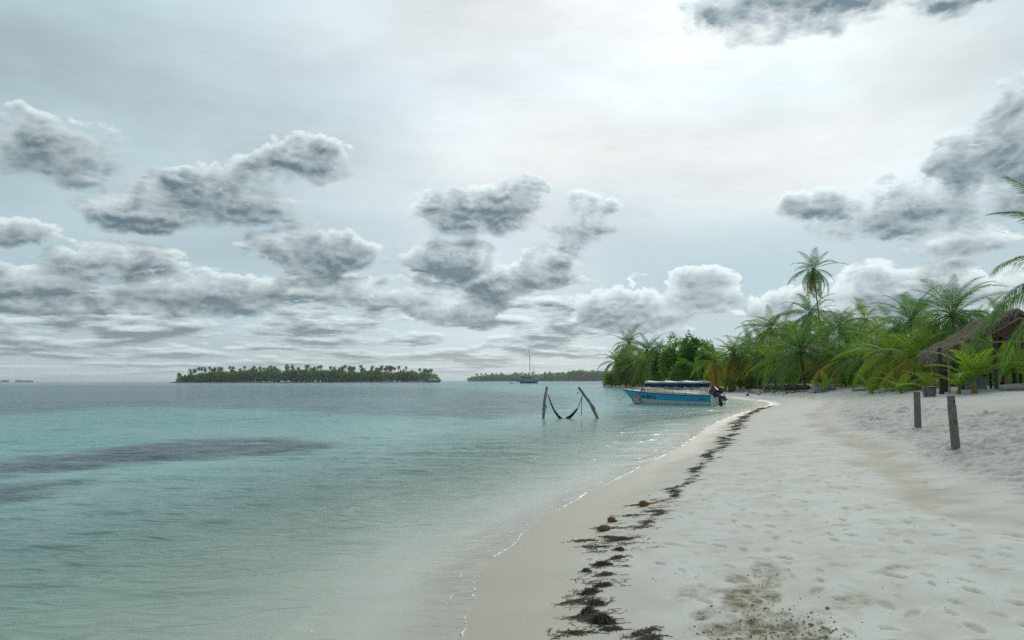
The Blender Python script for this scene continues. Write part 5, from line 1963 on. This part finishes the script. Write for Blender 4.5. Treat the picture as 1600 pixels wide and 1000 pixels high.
drift_log('long dark driftwood log lying along the edge of the grove', (1168, 607.0), (1236, 609.5), .32, .38, 1)
drift_log('dark uprooted log with roots, right of the long driftwood log', (1232, 609.5), (1262, 609), .42, .30, 2)
drift_log('bleached branch on the sand behind the blue boat, under its canopy', (1038, 608), (1060, 608.0), .16, .10, 3, 'tan')
drift_log('pale branch on the sand behind the blue boat, nearer its motors', (1064, 608.5), (1092, 608), .15, .12, 4, 'bleached')
drift_log('grey branch lying at the foot of the palms right of the tarpaulin heap', (1335, 611.5), (1362, 609.5), .10, .08, 5, 'post')
for (px, py, r_, lb) in [(1143.5, 613.0, .45, 'dark tree stump on the wet sand behind the motors'), (1168, 618.5, .20, 'small dark lump on the wet sand right of the stump')]:
    b = on_ground(px, py)
    bm = bmesh.new()
    bmesh.ops.create_icosphere(bm, subdivisions=3, radius=r_)
    for v in bm.verts:
        n_ = 0.25 * math.sin(v.co.x * 9 / r_ * .4 + 1) + 0.2 * math.sin(v.co.y * 5 / r_ + 2) + .15 * math.sin(v.co.z * 7 / r_)
        v.co *= 1 + n_
        v.co.z = v.co.z * 0.75 + r_ * 0.35
    me = bpy.data.meshes.new('stump')
    bm.to_mesh(me)
    bm.free()
    me.materials.append(M['dark_post'])
    o = bpy.data.objects.new('stump' if r_ > .3 else 'coconut', me)
    col.objects.link(o)
    o.location = b
    tag(o, lb, 'stump' if r_ > .3 else 'coconut')
# grey tarpaulin heap
M['tarp'] = mat_plain('grey_tarpaulin', (0.15, 0.175, 0.20), (0.24, 0.27, 0.30), 3, 0.6, 0.3, 0.4, 0.05)
b = on_ground(1289, 611.0)
n = 22
V, F = [], []
for i in range(n):
    for k in range(n):
        u, v = i / (n - 1) * 2 - 1, k / (n - 1) * 2 - 1
        q = max(0, 1 - u * u - v * v)
        z = 0.62 * q ** .7 * (1 + .25 * math.sin(u * 5) + .2 * math.sin(v * 6 + u * 3)) + .05 * math.sin(u * 14 + v * 9) * q ** .5
        V.append((u * 1.5, v * 1.2, z - 0.06))
for i in range(n - 1):
    for k in range(n - 1):
        F.append((i * n + k, (i + 1) * n + k, (i + 1) * n + k + 1, i * n + k + 1))
tag(mesh_obj('tarpaulin_heap', V, F, M['tarp'], None, True, b), 'heap under a grey tarpaulin at the foot of the spreading palm', 'tarpaulin')
# broken sticks and litter of the far strand line
gd = np.random.default_rng(8)
P = []
for i in range(420):
    px = gd.uniform(965, 1260)
    py = np.interp(px, [965, 1060, 1130, 1180, 1260], [603.6, 607.5, 611, 611.5, 612.0]) + gd.normal(0, 1.1)
    p = on_ground(px, py) if i % 3 == 0 else p + Vector((gd.normal(0, 1.5), gd.normal(0, 1.0), 0))
    p.z = ground_at(p.x, p.y)
    if shore_dist(np.array([p.x]), np.array([p.y]))[0] < 1.2:
        continue
    L = gd.uniform(.2, 1.3)
    a = gd.uniform(0, 3.14)
    e = p + Vector((L * math.cos(a), L * math.sin(a) * .6, gd.uniform(.02, .35)))
    P.append(tube([p + Vector((0, 0, .02)), e], [gd.uniform(.02, .06), .015], 4))
V, F = join(*P)
tag(mesh_obj('beach_litter', V, F, M['stem']), 'broken sticks and litter scattered along the strand behind the boat', 'debris', kind='stuff')

# ------------------------------------------------------------------ seaweed, husks, clods, foam
M['seaweed'] = mat_leaf('dry_seaweed', (0.085, 0.064, 0.052), (0.150, 0.115, 0.092), dry=(0.16, 0.10, 0.055), trans=0.1, rough=0.85)
M['husk'] = mat_plain('brown_coconut_husk', (0.17, 0.085, 0.036), (0.26, 0.15, 0.075), 14, 0.9, 0.1, 0.5, 0.01)
M['clod'] = mat_plain('dark_sand_clod', (0.20, 0.165, 0.115), (0.34, 0.29, 0.21), 20, 0.95, 0.05, coords='Generated')
gs = np.random.default_rng(17)


def strands(cx, cy, n, spread_a, spread_b, ang, height, length, g, width=0.006):
    """thin curled ribbons of seaweed round a point; returns (m,4,3) quads"""
    Q = []
    ca, sa = math.cos(ang), math.sin(ang)
    for i in range(n):
        u, v = g.normal(0, spread_a), g.normal(0, spread_b)
        x, y = cx + u * ca - v * sa, cy + u * sa + v * ca
        q = max(0, 1 - (u / (2.2 * spread_a)) ** 2 - (v / (2.2 * spread_b)) ** 2)
        Q.append((x, y, g.uniform(0, height) * q, ang + g.normal(0, 1.1), length * g.uniform(0.4, 1.4), width * g.uniform(.7, 1.5), g.uniform(-9, 9)))
    return Q


def strand_quads(L):
    L = np.array(L)
    gz_ = base_height(L[:, 0], L[:, 1])
    out = []
    p = np.stack([L[:, 0], L[:, 1], gz_ + L[:, 2] + 0.004], 1)
    a = L[:, 3].copy()
    for s in range(3):
        d = np.stack([np.cos(a), np.sin(a), np.zeros_like(a)], 1)
        q = p + d * (L[:, 4] / 3)[:, None]
        q[:, 2] = base_height(q[:, 0], q[:, 1]) + L[:, 2] * (0.9, 1.1, 0.5)[s] + 0.004
        w = np.stack([-np.sin(a), np.cos(a), 0.5 + 0 * a], 1) * L[:, 5][:, None]
        out.append(np.stack([p - w, q - w, q + w, p + w], 1))
        p = q
        a = a + L[:, 6] * L[:, 4] / 3
    return np.concatenate(out)


HEAPS = [  # px, py, half length, half width (m), tilt, strands, height, label
    (938, 972, .17, .055, -.55, 900, .06, 'largest seaweed heap, crescent shaped, nearest the camera'),
    (917, 957, .075, .06, -1.1, 420, .05, 'seaweed tuft at the upper end of the largest heap'),
    (952, 984, .13, .018, -.2, 200, .02, 'thin seaweed streak just below the largest heap'),
    (928, 944, .12, .045, -.35, 420, .04, 'seaweed clump just above the largest heap'),
    (920, 927, .13, .05, .15, 460, .045, 'ragged seaweed clump, third up from the bottom of the wrack line'),
    (940, 916, .12, .03, .35, 260, .03, 'narrow slanting seaweed strip above the ragged clump'),
    (942, 899, .16, .03, .1, 240, .03, 'thin hooked seaweed strip in the middle of the near wrack line'),
    (914, 893, .07, .03, 0, 160, .03, 'small separate seaweed tuft towards the water'),
    (938, 883, .14, .045, -.1, 380, .04, 'broad seaweed clump where the wrack line bends right'),
    (962, 873, .20, .03, .45, 260, .03, 'seaweed strip climbing right from the broad clump'),
    (965, 860, .10, .035, -.5, 220, .03, 'seaweed tuft at the bend of the wrack line'),
]
for (px, py, sa_, sb_, ang, n, h, lb) in HEAPS:
    c = on_ground(px, py)
    Q = strand_quads(strands(c.x, c.y, int(n * .42), sa_ * .30, sb_ * .36, ang, h, 0.055, gs, 0.0035))
    Q = Q - np.array(c)
    o = quads('seaweed', Q, M['seaweed'], None, c)
    tag(o, lb, 'seaweed', 'seaweed heaps of the near wrack line')
# the rest of the wrack line, running away along the beach
WR = [(1008, 1000), (1000, 990), (985, 850), (975, 845), (990, 835), (1000, 825), (1008, 815), (1030, 805), (1010, 795), (1035, 788), (1060, 770), (1045, 768), (1075, 755), (1085, 748), (1078, 738), (1095, 728),
      (1110, 718), (1100, 712), (1120, 703), (1130, 697), (1128, 686), (1145, 677), (1150, 668), (1152, 660), (1165, 650), (1178, 643), (1190, 638.5), (1210, 634)]
S = []
wr = np.array([tuple(on_ground(*p)) for p in WR[2:]])
wa = np.r_[0, np.cumsum(np.hypot(*np.diff(wr[:, :2], axis=0).T))]
u = 0.0
while u < wa[-1]:
    x, y = np.interp(u, wa, wr[:, 0]), np.interp(u, wa, wr[:, 1])
    k = min(max(0.9, y / 15), 1.9)
    gap = gnoise(np.array([u * .9]), np.array([2.2]))[0]
    if gap > -0.22:
        big_ = gs.uniform() < 0.3
        S += strands(x + gs.normal(0, .06 * k), y + gs.normal(0, .08 * k), int(gs.integers(25, 60)) if big_ else int(gs.integers(3, 16)), (.065 if big_ else .045) * k, (.015 if big_ else .009) * k,
                     gs.normal(.4, .5), .03, .085 * min(k, 2), gs, .0028 * min(k, 2.5))
    u += gs.uniform(.05, .16) * k
for (px, py) in WR[:2]:
    c = on_ground(px, py)
    S += strands(c.x, c.y, 90, .07, .02, .5, .02, .08, gs, .003)
for i in range(110):       # loose wisps
    py = gs.uniform(775, 998)
    px = np.interp(py, [775, 820, 850, 900, 1000], [1045, 1000, 972, 935, 935]) + gs.normal(-12, 24)
    c = on_ground(px, py)
    S += strands(c.x, c.y, int(gs.integers(2, 9)), .05, .012, gs.normal(.1, .5), .006, .09, gs, .0022)
for i in range(12):
    c = on_ground(*[(905, 846), (925, 855), (945, 826), (1008, 788), (990, 790), (950, 840), (1020, 800), (985, 806), (955, 845), (910, 965), (893, 990), (900, 940)][i])
    S += strands(c.x, c.y, 60, .09, .02, gs.normal(0, .3), .015, .1, gs, .003)
o = quads('seaweed_line', strand_quads(S), M['seaweed'])
tag(o, 'broken line of dark seaweed wrack running away along the beach', 'seaweed', kind='stuff')


def husk(px, py, w, h, lb, seed):
    g = random.Random(seed)
    b = on_ground(px, py)
    r_ = empty('coconut_husk', b, g.uniform(0, 3))
    tag(r_, lb, 'coconut husk')
    bm = bmesh.new()
    bmesh.ops.create_uvsphere(bm, u_segments=18, v_segments=10, radius=1)
    for v in bm.verts:
        n_ = 1 + .10 * math.sin(3 * math.atan2(v.co.y, v.co.x) + seed) + g.uniform(-.05, .05)
        v.co = Vector((v.co.x * w * n_ * (1 + .2 * v.co.x), v.co.y * w * .7 * n_, v.co.z * h * n_ + h * .65))
    me = bpy.data.meshes.new('shell')
    bm.to_mesh(me)
    bm.free()
    me.materials.append(M['husk'])
    o = bpy.data.objects.new('shell', me)
    col.objects.link(o)
    o.parent = r_
    P = []
    for k in range(26):
        a = g.uniform(0, 6.28)
        d = Vector((math.cos(a) * w, math.sin(a) * w * .7, h * g.uniform(.2, 1.2)))
        P.append(tube([d * .85, d * 1.12 + Vector((0, 0, -.01)), d * 1.3 + Vector((0, 0, -.03))], [.006, .005, .002], 3))
    V, F = join(*P)
    mesh_obj('fibre', V, F, M['husk'], r_)


husk(1005, 791, .075, .05, 'bright brown coconut husk farthest up the wrack line', 1)
husk(957, 815.5, .055, .038, 'small brown coconut husk between two larger ones', 2)
husk(943, 829, .085, .042, 'reddish brown flat coconut husk nearest the camera', 3)

# clods and crumbs of dark sand thrown up round the scuffed place
bm = bmesh.new()
bmesh.ops.create_icosphere(bm, subdivisions=1, radius=1)
ico_v = np.array([tuple(v.co) for v in bm.verts])
ico_f = np.array([[v.index for v in f.verts] for f in bm.faces])
bm.free()
pos, siz = [], []
for (cx_, cy_, sx, sy, n, s0, s1) in [(1195, 945, 60, 28, 420, .003, .013), (1260, 965, 60, 25, 260, .003, .016), (1200, 890, 32, 20, 150, .003, .009), (1110, 950, 40, 30, 160, .003, .012), (1180, 985, 70, 20, 320, .004, .02),
                                      (1080, 870, 35, 10, 40, .003, .008), (1420, 900, 130, 70, 120, .002, .008), (1280, 985, 70, 14, 130, .004, .018), (1320, 975, 50, 20, 60, .003, .010), (1150, 760, 150, 80, 110, .003, .009)]:
    for i in range(int(n * .8)):
        px, py = gs.normal(cx_, sx * .55), gs.normal(cy_, sy * .6)
        if py > 640:
            r_ = ray(px, py)
            d = (0.32 - CAM_Z) / r_.z
            pos.append((r_.x * d, d))
            siz.append(.75 * (s0 + (s1 - s0) * gs.uniform(0, 1) ** 4))
pos, siz = np.array(pos), np.array(siz)
zz = base_height(pos[:, 0], pos[:, 1])
N = len(pos)
sc = siz[:, None] * gs.uniform(.7, 1.5, (N, 3)) * np.array([1.2, 1.2, .75])
V = ico_v[None] * sc[:, None, :] * gs.uniform(.75, 1.25, (N, len(ico_v), 1)) + np.column_stack([pos, zz + siz * .3])[:, None, :]
F = (ico_f[None] + (np.arange(N) * len(ico_v))[:, None, None]).reshape(-1, 3)
o = mesh_obj('sand_clods', V.reshape(-1, 3), F, M['clod'])
tag(o, 'dark crumbs and clods of damp sand scattered over the beach', 'clods', kind='stuff')

# foam along the edge of the water and on the wavelets
M['foam'] = mat_plain('white_foam', (0.84, 0.85, 0.84), (0.9, 0.9, 0.89), 30, 0.6, 0.3)
fp, fs_ = [], []
SEG = np.array([p for p in SHORE if -1 < p[1] < 120])
acc = np.r_[0, np.cumsum(np.hypot(*np.diff(SEG, axis=0).T))]


def along(s):
    return np.interp(s, acc, SEG[:, 0]), np.interp(s, acc, SEG[:, 1])


def foam_ribbon(offset, seed, wmax, thresh, y1):
    """thin uneven ribbon of foam lying along the edge of the water, broken where the noise is low"""
    ss = [0.0]
    while ss[-1] < acc[-1]:
        x, y = along(ss[-1])
        if y > y1:
            break
        ss.append(ss[-1] + 0.0028 * max(4.0, math.hypot(x, y)))
    q = np.array(ss)
    x, y = along(q)
    x2, y2 = along(q + .05)
    d = np.maximum(4.0, np.hypot(x, y))
    ln = np.maximum(np.hypot(x2 - x, y2 - y), 1e-9)
    nx, ny = -(y2 - y) / ln, (x2 - x) / ln
    n1, n2, n3 = gnoise(q * 1.1 + seed, q * 0 + seed), gnoise(q * 9.0 + seed, q * 0 + 2.7), gnoise(q * 30.0, q * 0 + seed)
    w = wmax * np.maximum(0.0, n1 + 0.8 * n2 + 0.5 * n3 + thresh) * (d / 6) ** 0.75
    of = offset + 0.10 * gnoise(q * 0.9, q * 0 + 5.5 + seed) + 0.03 * n2 + 0.012 * n3
    cx, cy = x + nx * of, y + ny * of
    z = np.maximum(base_height(cx, cy), 0.0) + 0.004
    V_, F_ = [], []
    open_ = False
    for k in range(len(q)):
        if w[k] > 0.0008:
            o_ = len(V_)
            V_ += [(cx[k] - nx[k] * w[k], cy[k] - ny[k] * w[k], z[k]), (cx[k], cy[k], z[k] + min(w[k] * .5, .012)), (cx[k] + nx[k] * w[k], cy[k] + ny[k] * w[k], z[k])]
            if open_:
                F_ += [(o_ - 3, o_ - 2, o_ + 1, o_), (o_ - 2, o_ - 1, o_ + 2, o_ + 1)]
            open_ = True
        else:
            open_ = False
    return V_, F_


V, F = join(foam_ribbon(0.0, 1.7, 0.016, 0.22, 118), foam_ribbon(0.16, 6.1, 0.012, -0.10, 60), foam_ribbon(0.45, 9.4, 0.012, -0.22, 40), foam_ribbon(1.2, 13.3, 0.014, -0.30, 40))
o = mesh_obj('foam', V, F, M['foam'], None, True)
tag(o, 'thin broken line of white foam along the edge of the water', 'foam', kind='stuff')

# ------------------------------------------------------------------ humid sea air
def build_haze():
    V, F = box(-46000, 46000, -46000, 46000, -8.0, 60.0)
    o = mesh_obj('haze', V, F)
    m, t, out = new_mat('haze')
    v = t.n('ShaderNodeVolumePrincipled')
    v.inputs['Color'].default_value = (0.92, 0.97, 1.0, 1)
    v.inputs['Density'].default_value = 0.00008
    v.inputs['Anisotropy'].default_value = 0.3
    t.t.links.new(v.outputs[0], out.inputs['Volume'])
    o.data.materials.append(m)
    tag(o, 'thin humid haze over the sea', kind='stuff')


build_haze()
